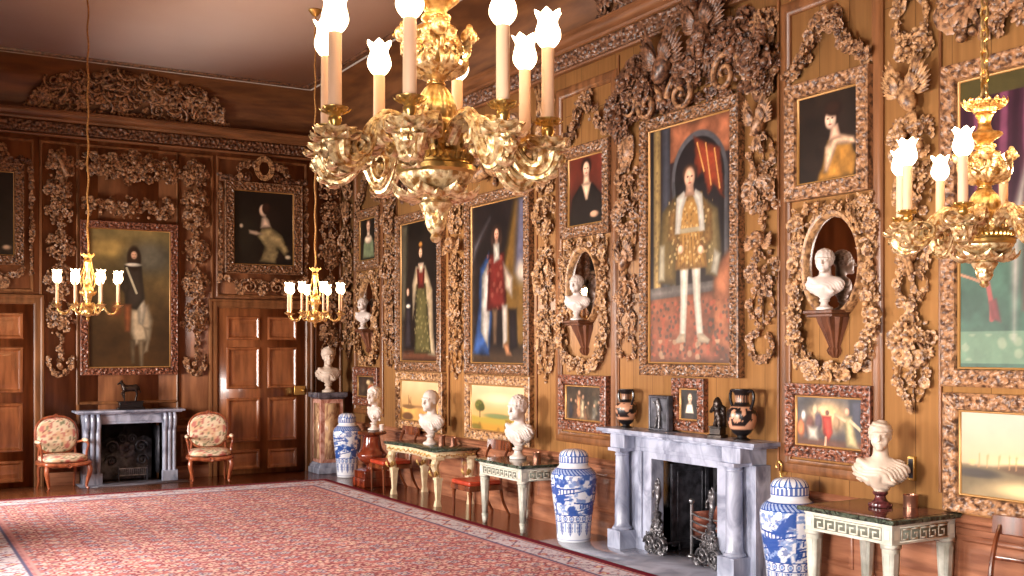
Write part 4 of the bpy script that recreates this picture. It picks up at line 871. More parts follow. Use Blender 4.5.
drop('E', 6.27, 4.78, 1.8, .17, [('b', 4.55, .2, 50), ('b', 4.15, .2, 50), ('t', 3.85, .14, 40), ('B', 3.5, .22, 56), ('s', 3.2, .1, 14), ('b', 2.9, .22, 60), ('t', 2.5, .2, 50), ('b', 2.15, .2, 46), ('t', 1.95, .14, 24)], 'carved drop in the far corner behind the hanging chandelier cord', 33, 'carve', 'carved drops on the far wall corner')

# great crest above the tallest painting
rr = random.Random(5); e = carved('R', 7.8, 4.2, 'huge carved crest of birds and scrolls above the tallest painting', name='carved_crest')
for cx, cz, rx, rz, n in ((-1.0, .12, .22, .26, 60), (-.78, .38, .26, .24, 60), (-.5, .25, .22, .2, 50), (.35, .5, .26, .22, 60), (.68, .42, .28, .26, 70), (.98, .2, .2, .3, 60), (.1, .3, .3, .18, 50)):
    cl(e, 'foliage_mass', 'carveD', lambda mb: bunch(mb, cx, cz, rx, rz, int(n * 1.8), .066, rr, .24))
for cx, cz, s_, f_ in ((-.28, .42, .29, 1), (.3, .62, .28, -1)): cl(e, 'bird', 'carveD', lambda mb: bird(mb, cx, cz, s_, f_))
for cx, cz, s_, f_ in ((-.48, .1, .2, 1), (.02, .1, .2, -1), (.62, .16, .2, 1), (-.8, .14, .15, -1)): cl(e, 'scroll', 'carve', lambda mb: mb.put(SCR, mat((cx, -.1, cz), (0, 0, 0), (s_ * f_, s_ * 1.2, s_))))
cl(e, 'leaf_spray', 'carveD', lambda mb: string(mb, [(-.95, .05), (-.4, .03), (.2, .05), (.9, .02)], 60, .06, rr, .04, .12))

def crest(wall, a, z, w, h, label, seed, m='carve', name='carved_crest', n=44, group=None):
    rr = random.Random(seed); e = carved(wall, a, z, label, group, name)
    for s_, nm in ((-1, 'left'), (1, 'right')): cl(e, 'festoon_arm', m, lambda mb: string(mb, [(s_ * w / 2, .04), (s_ * w * .36, h * .22), (s_ * w * .25, h * .4), (s_ * w * .08, h * .85)], int(n * 1.6), .044, rr, .04, .09))
    cl(e, 'top_bunch', m, lambda mb: bunch(mb, 0, h * .85, .09, .1, 18, .055, rr, .1))
    return e
crest('R', 6.1, 4.14, .86, .5, 'carved peaked festoon above the small painting of the lady in fur', 41)
crest('R', 9.47, 4.16, .86, .5, 'carved peaked festoon above the small painting of the lady in black', 42)
crest('R', 15.4, 4.14, .86, .6, 'carved peaked festoon above the high portrait near the far corner', 43)

def overdoor(wall, a, z, w, h, label, seed, m='carve', n=150, group=None, extra=None, size=.07, name='carved_relief'):
    rr = random.Random(seed); e = carved(wall, a, z, label, group, name); k = 5
    for i in range(k):
        cx = -w / 2 + (i + .5) * w / k; hh = h / 2 * (1 if i == k // 2 else .8)
        cl(e, 'flower_bunch', m, lambda mb: bunch(mb, cx, h / 2, w / k * .62, hh, int(n * 1.6) // k, size * .8, rr, .12))
    if extra: extra(e, rr)
    return e
overdoor('R', 4.3, 4.0, 1.4, .75, 'big carved swag of flowers over the purple curtained painting', 51, 'carve', 190, size=.1, extra=lambda e, rr: cl(e, 'shell', 'carve', lambda mb: mb.put(DAI, mat((-.45, -.14, .3), (0, 0, 0), .17))))
overdoor('R', 11.4, 3.95, 1.5, .85, 'carved trophy of horns and foliage over the red coated man', 52, 'carve', 200, size=.09,
         extra=lambda e, rr: [cl(e, 'horn', 'carveL', lambda mb: mb.tube(smooth_path([(s_ * .05, -.15, .2), (s_ * .3, -.2, .12), (s_ * .55, -.18, .3), (s_ * .62, -.16, .55)], 16), np.linspace(.09, .03, 16), 12)) for s_ in (-1, 1)])
overdoor('R', 13.6, 3.95, 1.35, .85, 'carved trophy of foliage over the lady in gold', 53, 'carveD', 180, size=.09, extra=lambda e, rr: [cl(e, 'horn', 'carve', lambda mb: mb.tube(smooth_path([(s_ * .1, -.15, .5), (s_ * .4, -.2, .45), (s_ * .6, -.16, .2)], 14), np.linspace(.07, .03, 14), 10)) for s_ in (-1, 1)])
e = overdoor('E', 3.17, 4.38, 1.34, .48, 'upper band of carved flowers over the far wall rider painting', 54, 'carve', 150, size=.075)
e = overdoor('E', 3.17, 3.86, 1.3, .36, 'lower arched band of carved flowers on top of the rider painting frame', 55, 'carve', 80, size=.06)
def oval_extra(e, rr):
    def f(mb):
        for i in range(18): t = i * PI / 9; mb.put(FLO, mat((.12 * math.cos(t), -.08, .22 + .15 * math.sin(t)), (0, -t, 0), .05))
    cl(e, 'oval_wreath', 'carveL', f)
    for s_ in (-1, 1): cl(e, 'side_spray', 'carve', lambda mb: string(mb, [(s_ * .12, .28), (s_ * .34, .22), (s_ * .38, .02)], 26, .05, rr, .03, .08))
for x, lab, sd in ((5.17, 'carved crest with an oval wreath above the profile lady over the right hand door', 56), (1.1, 'carved crest above the dark painting over the left hand door', 57)):
    e = carved('E', x, 4.56, lab, None, 'carved_crest'); rr = random.Random(sd)
    for s_ in (-1, 1): cl(e, 'festoon_arm', 'carveD', lambda mb: string(mb, [(s_ * .68, .06), (s_ * .4, .03), (s_ * .2, .1)], 30, .055, rr, .025, .06))
    oval_extra(e, rr)
for x, lab, sd in ((5.17, 'carved swag of scrolls and roses between the right hand door and the profile lady', 58), (1.1, 'carved swag between the left hand door and the dark painting', 59)):
    e = carved('E', x, 2.78, lab, None, 'carved_swag'); rr = random.Random(sd)
    for s_ in (-1, 1):
        cl(e, 'scroll', 'carve', lambda mb: mb.put(SCR, mat((s_ * .22, -.03, .14), (0, 0, 0), (s_ * .13, .13, .11)))); cl(e, 'rose', 'carve', lambda mb: mb.put(ROS, mat((s_ * .36, -.03, .1), (0, 0, 0), .09)))
        cl(e, 'festoon_arm', 'carve', lambda mb: string(mb, [(s_ * .6, .28), (s_ * .45, .2), (s_ * .25, .24), (0, .18)], 34, .045, rr, .025, .05))
    cl(e, 'flower_bunch', 'carve', lambda mb: bunch(mb, 0, .14, .12, .12, 26, .05, rr, .08))
for x, lab, sd in ((4.49, 'thin carved strip hanging left of the profile lady', 60), (5.87, 'thin carved strip hanging right of the profile lady', 61), (1.82, 'thin carved strip hanging right of the dark painting over the left hand door', 62)):
    e = carved('E', x, 4.5, lab, 'thin carved strips beside the far wall ladies', 'carved_strip'); rr = random.Random(sd)
    cl(e, 'trailing_spray', 'carve', lambda mb: string(mb, [(0, 0), (.01, -.8), (0, -1.5)], 60, .04, rr, .012, .05))
# carved sprays on the cove
def cove_pt(o):
    t = math.acos(1 - o / CIN); return ZW + (ZC - ZW) * math.sin(t), t
def cove_carving(wall, a, w, label, seed, m='carveD'):
    rr = random.Random(seed); e = empty('carved_cartouche', label, 'wood carving')
    if wall == 'R': place_R(e, a, ZW)
    else: place_E(e, a, ZW)
    def onc(x, s_):
        o = .02 + s_ * .52; z, t = cove_pt(o); return (x, -o, z - ZW), t
    def scat(mb, x0, x1, n, size, kit=KIT):
        for i in range(n):
            x = x0 + (x1 - x0) * rr.random(); hmax = .06 + .94 * max(0, 1 - (2 * x / w) ** 2) ** .9; s_ = rr.random() * hmax
            p, t = onc(x, s_); M_ = np.array(Matrix.Translation((p[0], p[1] - .03 - .05 * rr.random(), p[2] - .02))) @ mat((0, 0, 0), (.75 - .9 * t, 0, 0), 1) @ mat((0, 0, 0), ((rr.random() - .5) * .8, rr.random() * 6.28, (rr.random() - .5) * .8), size * (.7 + .6 * rr.random()))
            mb.put(pick(rr, kit), M_)
    K2 = [(SCR, .4), (LEAF2, .3), (SPR, .2), (FLO, .1)]
    for i in range(6): x0 = -w / 2 + i * w / 6; cl(e, 'scrolling_foliage', m, lambda mb: scat(mb, x0, x0 + w / 6, 34, .12, K2))
    cl(e, 'centre_shield', m, lambda mb: [mb.put(SCR, np.array(Matrix.Translation((s_ * .12, -.42, .44))) @ mat((0, 0, 0), (-.2, 0, 0), (s_ * .14, .2, .16))) for s_ in (-1, 1)])
    cl(e, 'base_garland', m, lambda mb: [mb.tube([(x_, -.05, .03) for x_ in np.linspace(-w / 2 - .12, w / 2 + .12, 12)], .02, 6)] + [mb.put(pick(rr), mat((x_, -.06, .03 + .03 * rr.random()), (.4, rr.random() * 6.28, 0), .055)) for x_ in np.linspace(-w / 2 - .12, w / 2 + .12, 90)])
    return e
cove_carving('E', 3.17, 2.6, 'broad carved cartouche of scrolls on the cove above the far fireplace', 71, 'carve')
cove_carving('R', 7.8, 2.6, 'carved cartouche on the right hand cove, cut by the top of the picture', 72, 'carveD')

# ================================================================ oval mirrors with carved surrounds
def oval_mirror(y, label, label2, seed, m='carveL'):
    rr = random.Random(seed); e = empty('oval_mirror', label, 'mirror'); place_R(e, y, 2.62)
    mb = MB(); n = 56; th = np.arange(n) * 2 * PI / n; RX, RZ = .255, .37
    V = []
    prof = [(1.26, 0), (1.26, .05), (1.2, .075), (1.1, .07), (1.03, .05), (1.0, .02)]
    for k, d in prof: V.append(np.stack([(RX + (k - 1) * .25) * np.cos(th), np.full(n, -d), (RZ + (k - 1) * .25) * np.sin(th)], -1))
    mb.add(np.concatenate(V), grid_q(len(prof), n, True)[:, ::-1]); mb.build('oval_frame', M['carveL'], e)
    mb = MB(); V = np.vstack([np.stack([(RX + .002) * np.cos(th), np.full(n, -.022), (RZ + .002) * np.sin(th)], -1), [[0, -.022, 0]]])
    mb.add(V, None, [(n, i, (i + 1) % n) for i in range(n)]); mb.build('mirror_glass', M['mirror'], e, smooth=False)
    s = carved('R', y, 2.62, label2, 'carved surrounds of the oval mirrors', 'carved_surround')
    def top(mb):
        for i in range(260):
            x = (rr.random() - .5) * .86; z = .06 + .44 * rr.random()
            if (x / (RX + .05)) ** 2 + (z / (RZ + .05)) ** 2 < 1.0: continue
            mb.put(pick(rr), mat((x, -.02 - .05 * rr.random(), z), ((rr.random() - .5) * .8, rr.random() * 6.28, (rr.random() - .5) * .8), .04 * (.7 + .6 * rr.random())))
    cl(s, 'spandrel_foliage', m, top)
    for k in (-1, 1): cl(s, 'side_drape', m, lambda mb: string(mb, [(k * .39, .34), (k * .38, .1), (k * .37, -.14)], 46, .046, rr, .04, .07))
    for k in (-1, 1): cl(s, 'wreath_side', m, lambda mb: string(mb, [(k * .36, -.12), (k * .40, -.34), (k * .38, -.6), (k * .24, -.80), (0, -.86)], 110, .046, rr, .05, .09, [(FLO, .4), (ROS, .2), (LEAF2, .2), (BER, .1), (FRU, .1)]))
    return e
oval_mirror(6.04, 'oval mirror in carved frame behind the white bust nearest the camera', 'carved foliage surround of the oval mirror nearest the camera', 81)
oval_mirror(9.53, 'oval mirror in carved frame between the lady in black and the dark crowded picture', 'carved foliage surround of the middle oval mirror', 82)
oval_mirror(15.43, 'oval mirror in carved frame near the far corner', 'carved foliage surround of the farthest oval mirror', 83)
def bracket(y, label):
    e = empty('wall_bracket', label, 'bracket', 'wooden brackets under the oval mirrors'); place_R(e, y, 1.88)
    mb = MB(); mb.box(-.15, .15, -.21, 0, .345, .375); mb.box(-.135, .135, -.19, 0, .32, .345); mb.build('shelf', M['bracket'], e, bevel=.006)
    mb = MB(); n = 24; P = [(.13, .32), (.115, .27), (.085, .2), (.06, .13), (.045, .09), (.06, .06), (.05, .03), (.02, .0)]
    def md(r, z, t): return r * (1 + .08 * np.cos(t * 12)), z
    mb.lathe([(0, .32)] + P, 48, (0, -.002, 0), mod=md); V = mb.V[0]; V[:, 1] = np.minimum(V[:, 1], 0) * 1.2; mb.build('fluted_console', M['bracket'], e)
    return e
bracket(6.04, 'fluted wooden bracket carrying the bust at the oval mirror nearest the camera'); bracket(9.53, 'fluted wooden bracket carrying the bust at the middle oval mirror'); bracket(15.43, 'fluted wooden bracket carrying the bust at the farthest oval mirror')

# ================================================================ marble busts
def bust(label, loc, rz, height=.72, hair='curls', m='marble', socle='marble', drape=1., turn=0., group=None, width=1., HS=1.2):
    """classical bust facing local -Y; sculpted in a unit where total height = 1"""
    hz = .80; ct, st = math.cos(turn), math.sin(turn); HC = .80 - .14 * (HS - 1)
    def fn(X, Y, Z):
        X = X / width
        # head coordinates (turned)
        X0, Y0, Z0 = X, Y, Z; X = X0 / HS * (1 + .6 * (width - 1)); Y = Y0 / HS; Z = (Z0 - HC) / HS + hz
        hx = ct * X + st * (Y + .02); hy = -st * X + ct * (Y + .02) - .0
        d = ell(hx, hy, Z, (0, .025, hz + .035), (.108, .128, .125)); d = smin(d, ell(hx, hy, Z, (0, -.03, hz - .055), (.078, .085, .1)), .04)
        d = smin(d, ell(hx, hy, Z, (0, -.1, hz - .125), (.036, .03, .028)), .03)
        d = smin(d, cap(hx, hy, Z, (0, -.112, hz + .03), (0, -.142, hz - .03), .012, .02), .016)
        for s_ in (-1, 1):
            d = smin(d, cap(hx, hy, Z, (s_ * .02, -.112, hz + .035), (s_ * .07, -.092, hz + .035), .014, .01), .015)
            d = np.maximum(d, -(ell(hx, hy, Z, (s_ * .04, -.125, hz + .008), (.026, .03, .016)))) if True else d
            d = smin(d, ell(hx, hy, Z, (s_ * .04, -.094, hz + .006), (.022, .02, .014)), .008)
            d = smin(d, ell(hx, hy, Z, (s_ * .1, .01, hz - .01), (.014, .024, .036)), .01)
            d = smin(d, ell(hx, hy, Z, (s_ * .05, -.07, hz - .05), (.03, .03, .04)), .03)
        d = smin(d, ell(hx, hy, Z, (0, -.112, hz - .066), (.03, .018, .009)), .008); d = smin(d, ell(hx, hy, Z, (0, -.108, hz - .084), (.026, .018, .01)), .008)
        # hair
        bx = np.sin(hx * 95 + 2 * np.sin(Z * 60)) * np.sin(Z * 85) * np.sin(hy * 80)
        if hair == 'curls': hd = np.maximum(ell(hx, hy, Z, (0, .035, hz + .052), (.122, .135, .125)), -(hy + .085 - (Z - hz - .03) * -.35)) - .011 * bx
        elif hair == 'band':
            hd = np.maximum(ell(hx, hy, Z, (0, .035, hz + .05), (.12, .14, .12)), -(hy + .07)) - .006 * np.sin(Z * 150 + hx * 30); hd = smin(hd, ell(hx, hy, Z, (0, .17, hz + .02), (.055, .06, .05)), .03)
        elif hair == 'veil':
            hd = np.maximum(ell(hx, hy, Z, (0, .04, hz + .06), (.13, .15, .13)), -(hy + .05)) - .005 * np.sin(Z * 60 + hy * 70); hd = smin(hd, cap(hx, hy, Z, (0, .1, hz), (0, .11, hz - .22), .09, .07), .05)
        elif hair == 'helmet':
            hd = np.maximum(ell(hx, hy, Z, (0, .03, hz + .06), (.13, .14, .13)), -(hy + .1)); hd = smin(hd, cap(hx, hy, Z, (0, -.04, hz + .18), (0, .12, hz + .12), .02, .02), .02)
        else: hd = np.maximum(ell(hx, hy, Z, (0, .03, hz + .04), (.114, .13, .125)), -(hy + .09)) - .005 * bx
        d = smin(d, hd, .01)
        X, Y, Z = X0, Y0, Z0; d = smin(d * HS, cap(X, Y, Z, (0, .04, .70), (0, .04, .46), .066 * HS, .088), .03)
        Z = Z + .05
        # chest and shoulders, hollowed below to a curved edge
        t = ell(X, Y, Z, (0, .03, .44), (.255, .12, .17)); t = smin(t, cap(X, Y, Z, (-.17, .04, .47), (.17, .04, .47), .08, .08), .06); t = smin(t, cap(X, Y, Z, (0, .0, .42), (0, .02, .22), .12, .045), .09)
        ph = (Z * .8 + X * .62 + Y * .35) * 62 + 1.8 * np.sin(X * 14 + Z * 9) + 1.2 * np.sin(Z * 27 - X * 11); fold = (np.abs(np.sin(ph)) ** .7 - .6) * .015 * drape * sstep(.1, .35, np.abs(X + .06) + (Z < .5) * .2)
        if drape: t = t - fold * (Z < .62) ; t = smin(t, cap(X, Y, Z, (-.2, -.03, .56), (.12, -.08, .34), .035, .04) - fold, .03)
        t = np.maximum(t, -(ell(X, Y, Z, (-.3, .0, .16), (.22, .4, .17)))); t = np.maximum(t, -(ell(X, Y, Z, (.3, .0, .16), (.22, .4, .17)))); t = np.maximum(t, .2 - Z)
        return smin(d, t, .03)
    V, Q, _ = sculpt(fn, (-.34 * width, -.26, .12), (.34 * width, .32, 1.03), .0115)
    e = empty('marble_bust', label, 'bust', group, loc, rz)
    mb = MB().add(V * height, Q); mb.build('figure', M[m], e, angle=None)
    mb = MB(); p = [(.0, 0), (.13, 0), (.135, .02), (.13, .04), (.10, .05), (.075, .07), (.06, .10), (.058, .12), (.075, .135), (.085, .15), (.08, .17), (0, .17)]
    mb.lathe([(r * height, z * height) for r, z in p], 32); mb.build('socle', M[socle], e)
    return e
bust('draped marble bust on the greek key table nearest the camera, on a dark socle', (6.22, 5.36, .815), RW + .62, .64, 'band', 'marbleC', 'porph', 1.5, width=1.12, HS=1.06)
bust('white marble bust with short curls on the grey green table', (6.15, 10.37, .722), RW + .3, .73, 'curls', drape=1.3)
bust('white marble bust with smooth hair on the cream table', (6.15, 12.6, .712), RW + .42, .73, 'plain', drape=1.)
bust('veiled marble bust on the mahogany urn pedestal', (6.08, 14.3, .79), RW + .25, .63, 'veil', drape=.8, width=.8, turn=.3)
bust('marble bust on the tall marble pedestal in the far corner', (6.10, 16.18, 1.27), -.22, .72, 'helmet', 'marbleC', 'marbleC', 1.6, width=1.0)
for y, lab in ((6.04, 'white bust before the oval mirror nearest the camera'), (9.53, 'white bust before the middle oval mirror'), (15.43, 'white bust before the farthest oval mirror')):
    bust(lab, (W - .125, y, 2.256), RW + .5, .49, 'curls', drape=.7, width=1.15, group='busts on the wall brackets')
# ================================================================ rug
def build_rug():
    x0, x1, y0, y1 = .66, 5.74, -.6, 15.28; st = .016
    nx, ny = int((x1 - x0) / st), int((y1 - y0) / st)
    X, Y = np.meshgrid(np.linspace(x0, x1, nx), np.linspace(y0, y1, ny))
    dx = np.minimum(X - x0, x1 - X); dy = np.minimum(Y - y0, y1 - Y) * .72; d = np.minimum(dx, dy)
    C = np.ones((ny, nx, 3)) * np.array((198, 122, 118.))
    def mix(m, c):
        nonlocal C; m = np.clip(m, 0, 1)[..., None]; C = C * (1 - m) + np.array(c, float) * m
    # field: lattice of small palmettes, half dropped
    for (P, off, r, cc, c2) in ((.30, 0, .085, (228, 184, 174), (144, 70, 80)), (.30, .15, .06, (208, 196, 202), (112, 88, 112))):
        gx = (X + off) / P; gy = (Y + off) / (P * .8) + .5 * (np.floor(gx) % 2); u = (gx - np.floor(gx) - .5) * P; v = (gy - np.floor(gy) - .5) * P * .8
        rr = np.hypot(u, v); th = np.arctan2(v, u); lob = r * (1 + .25 * np.cos(th * 6))
        mix((rr < lob) * 1., cc); mix((rr < lob * .62) * 1., c2); mix((rr < lob * .3) * 1., (232, 206, 180)); mix((np.abs(rr - lob * 1.15) < .006) * .8, (104, 50, 66))
    c1, i1 = cells(X / .055, Y / .055, 3); m = (d > .53) * 1.
    mix(m * (i1 > .76) * (c1 < .36), (230, 196, 182)); mix(m * (i1 < .2) * (c1 < .34), (158, 92, 100)); mix(m * (i1 > .4) * (i1 < .5) * (c1 < .34), (150, 138, 156))
    mix(m * (np.abs(np.sin(X * 21 + 1.5 * np.sin(Y * 9))) < .09) * .5, (130, 58, 68)); mix(m * (np.abs(np.sin(Y * 25 + 1.5 * np.sin(X * 11))) < .09) * .5, (214, 160, 148))
    # borders from the outside in
    b = (d < .53)
    def band(a0, a1, c): mix(((d >= a0) & (d < a1)) * 1., c)
    band(-1, .012, (206, 150, 150)); band(.012, .10, (112, 24, 40)); band(.10, .13, (204, 140, 128)); band(.13, .16, (104, 96, 118)); band(.16, .43, (214, 202, 206)); band(.43, .465, (104, 98, 128)); band(.465, .515, (206, 150, 146)); band(.515, .53, (88, 40, 56))
    s_ = np.where(dx < dy, Y, X); q = (d - .16) / .27; mb_ = ((d >= .165) & (d < .425)) * 1.
    wv = .5 + .28 * np.sin(s_ * 2 * PI / .5); mix(mb_ * (np.abs(q - wv) < .05), (120, 96, 120))
    u = (s_ / .25 - np.floor(s_ / .25) - .5) * .25; vv = (q - np.where(np.floor(s_ / .25) % 2, .28, .72)) * .27; rr = np.hypot(u, vv)
    mix(mb_ * (rr < .05), (184, 100, 104)); mix(mb_ * (rr < .024), (232, 206, 170)); c2_, i2 = cells(X / .04, Y / .04, 8); mix(mb_ * (i2 > .68) * (c2_ < .36), (150, 118, 140)); mix(mb_ * (i2 < .18) * (c2_ < .36), (190, 130, 124))
    u = (s_ / .06 - np.floor(s_ / .06)); mix(((d >= .102) & (d < .128)) * (np.abs(u - .5) < .2) * .8, (120, 80, 92)); mix(((d >= .133) & (d < .157)) * (np.abs(u - .5) < .2) * .8, (190, 150, 150)); mix(((d >= .46) & (d < .495)) * (np.abs(u - .5) < .2) * .7, (140, 70, 84))
    n = fbm(X * 3, Y * 3, 4); C = C * (.92 + .16 * n[..., None])
    c = C / 255.; c = np.where(c <= .04045, c / 12.92, ((c + .055) / 1.055) ** 2.4)
    mb = MB(); Z = np.where((X == x0) | (X == x1) | (Y == y0) | (Y == y1), .001, .012)
    mb.add(np.stack([X, Y, Z], -1).reshape(-1, 3), grid_q(ny, nx), None, c.reshape(-1, 3))
    o = mb.build('patterned_rug', M['rug'], smooth=False); tag(o, 'huge red and cream oriental rug covering the floorboards', 'rug')
build_rug()

# ================================================================ tables
def key_band(mb_d, mb_l, a0, a1, z0, z1, fn):
    """greek key of raised pale lines on grey; fn maps (along, z, out) to a point"""
    h = z1 - z0; n = max(1, round((a1 - a0) / (h * 1.05))); st = (a1 - a0) / n; t = h * .13
    def bar(u0, u1, v0, v1):
        P = [fn(u, v, o) for o in (0, .004) for u in (u0, u1) for v in (v0, v1)]
        mb_l.add(P, [(4, 6, 7, 5), (0, 4, 5, 1), (2, 3, 7, 6), (0, 2, 6, 4), (1, 5, 7, 3)])
    for i in range(n):
        u = a0 + i * st; w = st
        bar(u, u + w, z0, z0 + t) if False else None
        bar(u, u + t, z0 + .05 * h, z1 - .05 * h); bar(u + t, u + w, z1 - t - .05 * h, z1 - .05 * h); bar(u + t, u + w * .74, z0 + .05 * h, z0 + .05 * h + t)
        bar(u + w * .74 - t, u + w * .74, z0 + .05 * h + t, z0 + .62 * h); bar(u + w * .36, u + w * .74 - t, z0 + .62 * h - t, z0 + .62 * h)
    bar(a0 - .012, a1 + .012, z1, z1 + t * .7); bar(a0 - .012, a1 + .012, z0 - t * .7, z0)
def key_table(label, x0, x1, y0, y1, zt, leg, mtop='green', inlay=None):
    e = empty('console_table', label, 'table', None, ((x0 + x1) / 2, (y0 + y1) / 2, 0)); cx, cy = (x0 + x1) / 2, (y0 + y1) / 2
    X0, X1, Y0, Y1 = x0 - cx, x1 - cx, y0 - cy, y1 - cy
    mb = MB(); mb.box(X0, X1, Y0, Y1, zt - .034, zt); mb.build('table_top', M[mtop], e, bevel=.008, label='veined green marble top')
    if inlay: mb = MB(); mb.box(X0 + .05, X1 - .02, Y0 + .05, Y1 - .05, zt, zt + .002); mb.build('top_inlay', M[inlay], e, label='polished dark red top surface')
    o = .045; a, b_, c_, d_ = X0 + o, X1 - .02, Y0 + o, Y1 - o; f0, f1 = zt - .175, zt - .034
    mb = MB(); mb.box(a, b_, c_, d_, f0, f1); mb.box(a - .008, b_, c_ - .008, d_ + .008, f1 - .02, f1); fr = mb.build('apron', M['ggrey'], e, bevel=.003)
    md, ml = MB(), MB(); L = .09
    key_band(md, ml, c_ + L, d_ - L, f0 + .022, f1 - .03, lambda u, v, w: (a - w, u, v))
    key_band(md, ml, a + L, b_ - L, f0 + .022, f1 - .03, lambda u, v, w: (u, c_ - w, v))
    for yy in (c_, d_ - L + .01):
        for q in ((.02, .014),): 
            P = [(a - .004, yy + .018, f0 + .035), (a - .004, yy + L - .03, f0 + .035), (a - .004, yy + L - .03, f1 - .045), (a - .004, yy + .018, f1 - .045)]; ml.add(P, [(0, 1, 2, 3)])
    for xx in (a, b_ - L + .01):
        P = [(xx + .018, c_ - .004, f0 + .035), (xx + L - .03, c_ - .004, f0 + .035), (xx + L - .03, c_ - .004, f1 - .045), (xx + .018, c_ - .004, f1 - .045)]; ml.add(P, [(0, 1, 2, 3)])
    mb = MB(); mb.box(a - .003, a - .0005, c_ + L - .004, d_ - L + .004, f0 + .018, f1 - .03); mb.box(a + L - .004, b_ - L + .004, c_ - .003, c_ - .0005, f0 + .018, f1 - .03); mb.build('frieze_ground', M['keyline'], fr, smooth=False)
    ml.build('key_pattern', M['keylight'], fr, smooth=False, label='pale raised greek key')
    for lx, ly in ((a + .045, c_ + .045), (a + .045, d_ - .045), (b_ - .045, c_ + .045), (b_ - .045, d_ - .045)):
        mb = MB(); s_ = leg
        mb.frustum(lx, ly, f0 - .03, f0, s_ * .95, s_ * .95, s_, s_); mb.frustum(lx, ly, .1, f0 - .03, s_ * .5, s_ * .5, s_ * .86, s_ * .86); mb.frustum(lx, ly, .085, .1, s_ * .62, s_ * .62, s_ * .62, s_ * .62); mb.frustum(lx, ly, .0, .085, s_ * .42, s_ * .42, s_ * .56, s_ * .56)
        # sunk panel lines down the shaft
        z0, z1 = .16, f0 - .06
        for k in (0, 1):
            for sg in (-1, 1):
                w0, w1 = s_ * .5, s_ * .84; f = .55
                if k == 0: mb.add([(lx + sg * (w0 + .001), ly - w0 * f, z0), (lx + sg * (w0 + .001), ly + w0 * f, z0), (lx + sg * (w1 + .004), ly + w1 * f, z1), (lx + sg * (w1 + .004), ly - w1 * f, z1)], [(0, 1, 2, 3)])
                else: mb.add([(lx - w0 * f, ly + sg * (w0 + .001), z0), (lx + w0 * f, ly + sg * (w0 + .001), z0), (lx + w1 * f, ly + sg * (w1 + .004), z1), (lx - w1 * f, ly + sg * (w1 + .004), z1)], [(0, 1, 2, 3)])
        mb.build('leg', M['ggrey'], e, smooth=False)
    return e
key_table('grey table with greek key apron and dark red top, nearest the camera', 5.77, 6.48, 4.87, 5.74, .81, .05, 'green', 'redmarble')
key_table('grey green key pattern table with green marble top, left of the tall blue vase', 5.77, 6.47, 9.69, 10.70, .72, .047)

def cream_table():
    x0, x1, y0, y1, zt = 5.84, 6.47, 11.86, 13.38, .71; cx, cy = (x0 + x1) / 2, (y0 + y1) / 2
    e = empty('console_table', 'cream and gold console table with scrolled legs and green marble top', 'table', None, (cx, cy, 0))
    # serpentine top outline
    pts = []
    w, d = (y1 - y0) / 2, (x1 - x0) / 2
    for t in np.linspace(-1, 1, 25): pts.append((-d + .05 * math.cos(t * PI) * .9 + .03 * t * t, t * w))
    pts += [(d, w), (d, -w)]; P = np.array(pts); n = len(P)
    def slab(mb, s0, s1, z0, z1):
        A = P * s0; B = P * s1; V = [(x, y, z0) for x, y in A] + [(x, y, z1) for x, y in B] + [(0, 0, z0), (0, 0, z1)]
        mb.add(V, [((i + 1) % n, i, n + i, n + (i + 1) % n) for i in range(n)], [(2 * n, i, (i + 1) % n) for i in range(n)] + [(2 * n + 1, n + (i + 1) % n, n + i) for i in range(n)])
    mb = MB(); slab(mb, .985, 1, zt - .03, zt - .012); slab(mb, 1, .99, zt - .012, zt); mb.build('table_top', M['green'], e, smooth=False, label='green marble top')
    mb = MB(); slab(mb, .93, .93, zt - .12, zt - .045); slab(mb, .96, .96, zt - .045, zt - .03); ap = mb.build('apron', M['cream'], e, smooth=False)
    mb = MB(); rr = random.Random(2)
    for i in range(40):
        t = -.9 + 1.8 * i / 39; x = (-d + .05 * math.cos(t * PI) * .9 + .03 * t * t) * .93 - .004; mb.ball((x, t * w * .93, zt - .082 + .012 * math.sin(i * 1.7)), .013, 6, 5)
    mb.build('gilt_beading', M['gilt'], ap); mb = MB()
    for i in range(16): t = -.9 + 1.8 * i / 15; mb.ball((t * d * .9, -w * .93 - .004, zt - .082 + .01 * math.sin(i * 1.7)), .012, 6, 5)
    mb.build('gilt_beading', M['gilt'], ap)
    for lx, ly in ((-d + .1, -w + .1), (-d + .1, w - .1), (d - .08, -w + .1), (d - .08, w - .1)):
        mb = MB(); sg = -1 if lx < 0 else .35
        path = [(lx - .0 * sg, zt - .12), (lx + .035 * sg, zt - .17), (lx + .04 * sg, zt - .23), (lx + .012 * sg, zt - .31), (lx, zt - .36)]
        P3 = [(x, ly, z) for x, z in smooth_path(path, 22)]; R_ = np.interp(np.linspace(0, 1, 22), [0, .3, .6, 1], [.05, .054, .044, .036])
        mb.tube(P3, R_, 10); mb.box(lx - .06, lx + .06, ly - .06, ly + .06, zt - .135, zt - .1); mb.box(lx - .046, lx + .046, ly - .046, ly + .046, zt - .385, zt - .355); mb.frustum(lx, ly, .07, zt - .385, .024, .024, .04, .04); mb.frustum(lx + .006 * sg, ly, 0, .07, .038, .036, .026, .026)
        l = mb.build('leg', M['cream'], e)
        mb = MB(); mb.put(LEAF2, mat((lx - .05, ly - .03, zt - .34), (0, 0, 0), .09)); mb.put(LEAF2, mat((lx - .08, ly, zt - .34), (0, 0, -PI / 2), .09)); mb.put(SCR, mat((lx - .1, ly - .03, zt - .2), (0, 0, -.8), .03)); mb.build('gilt_leaf', M['gilt'], l)
cream_table()

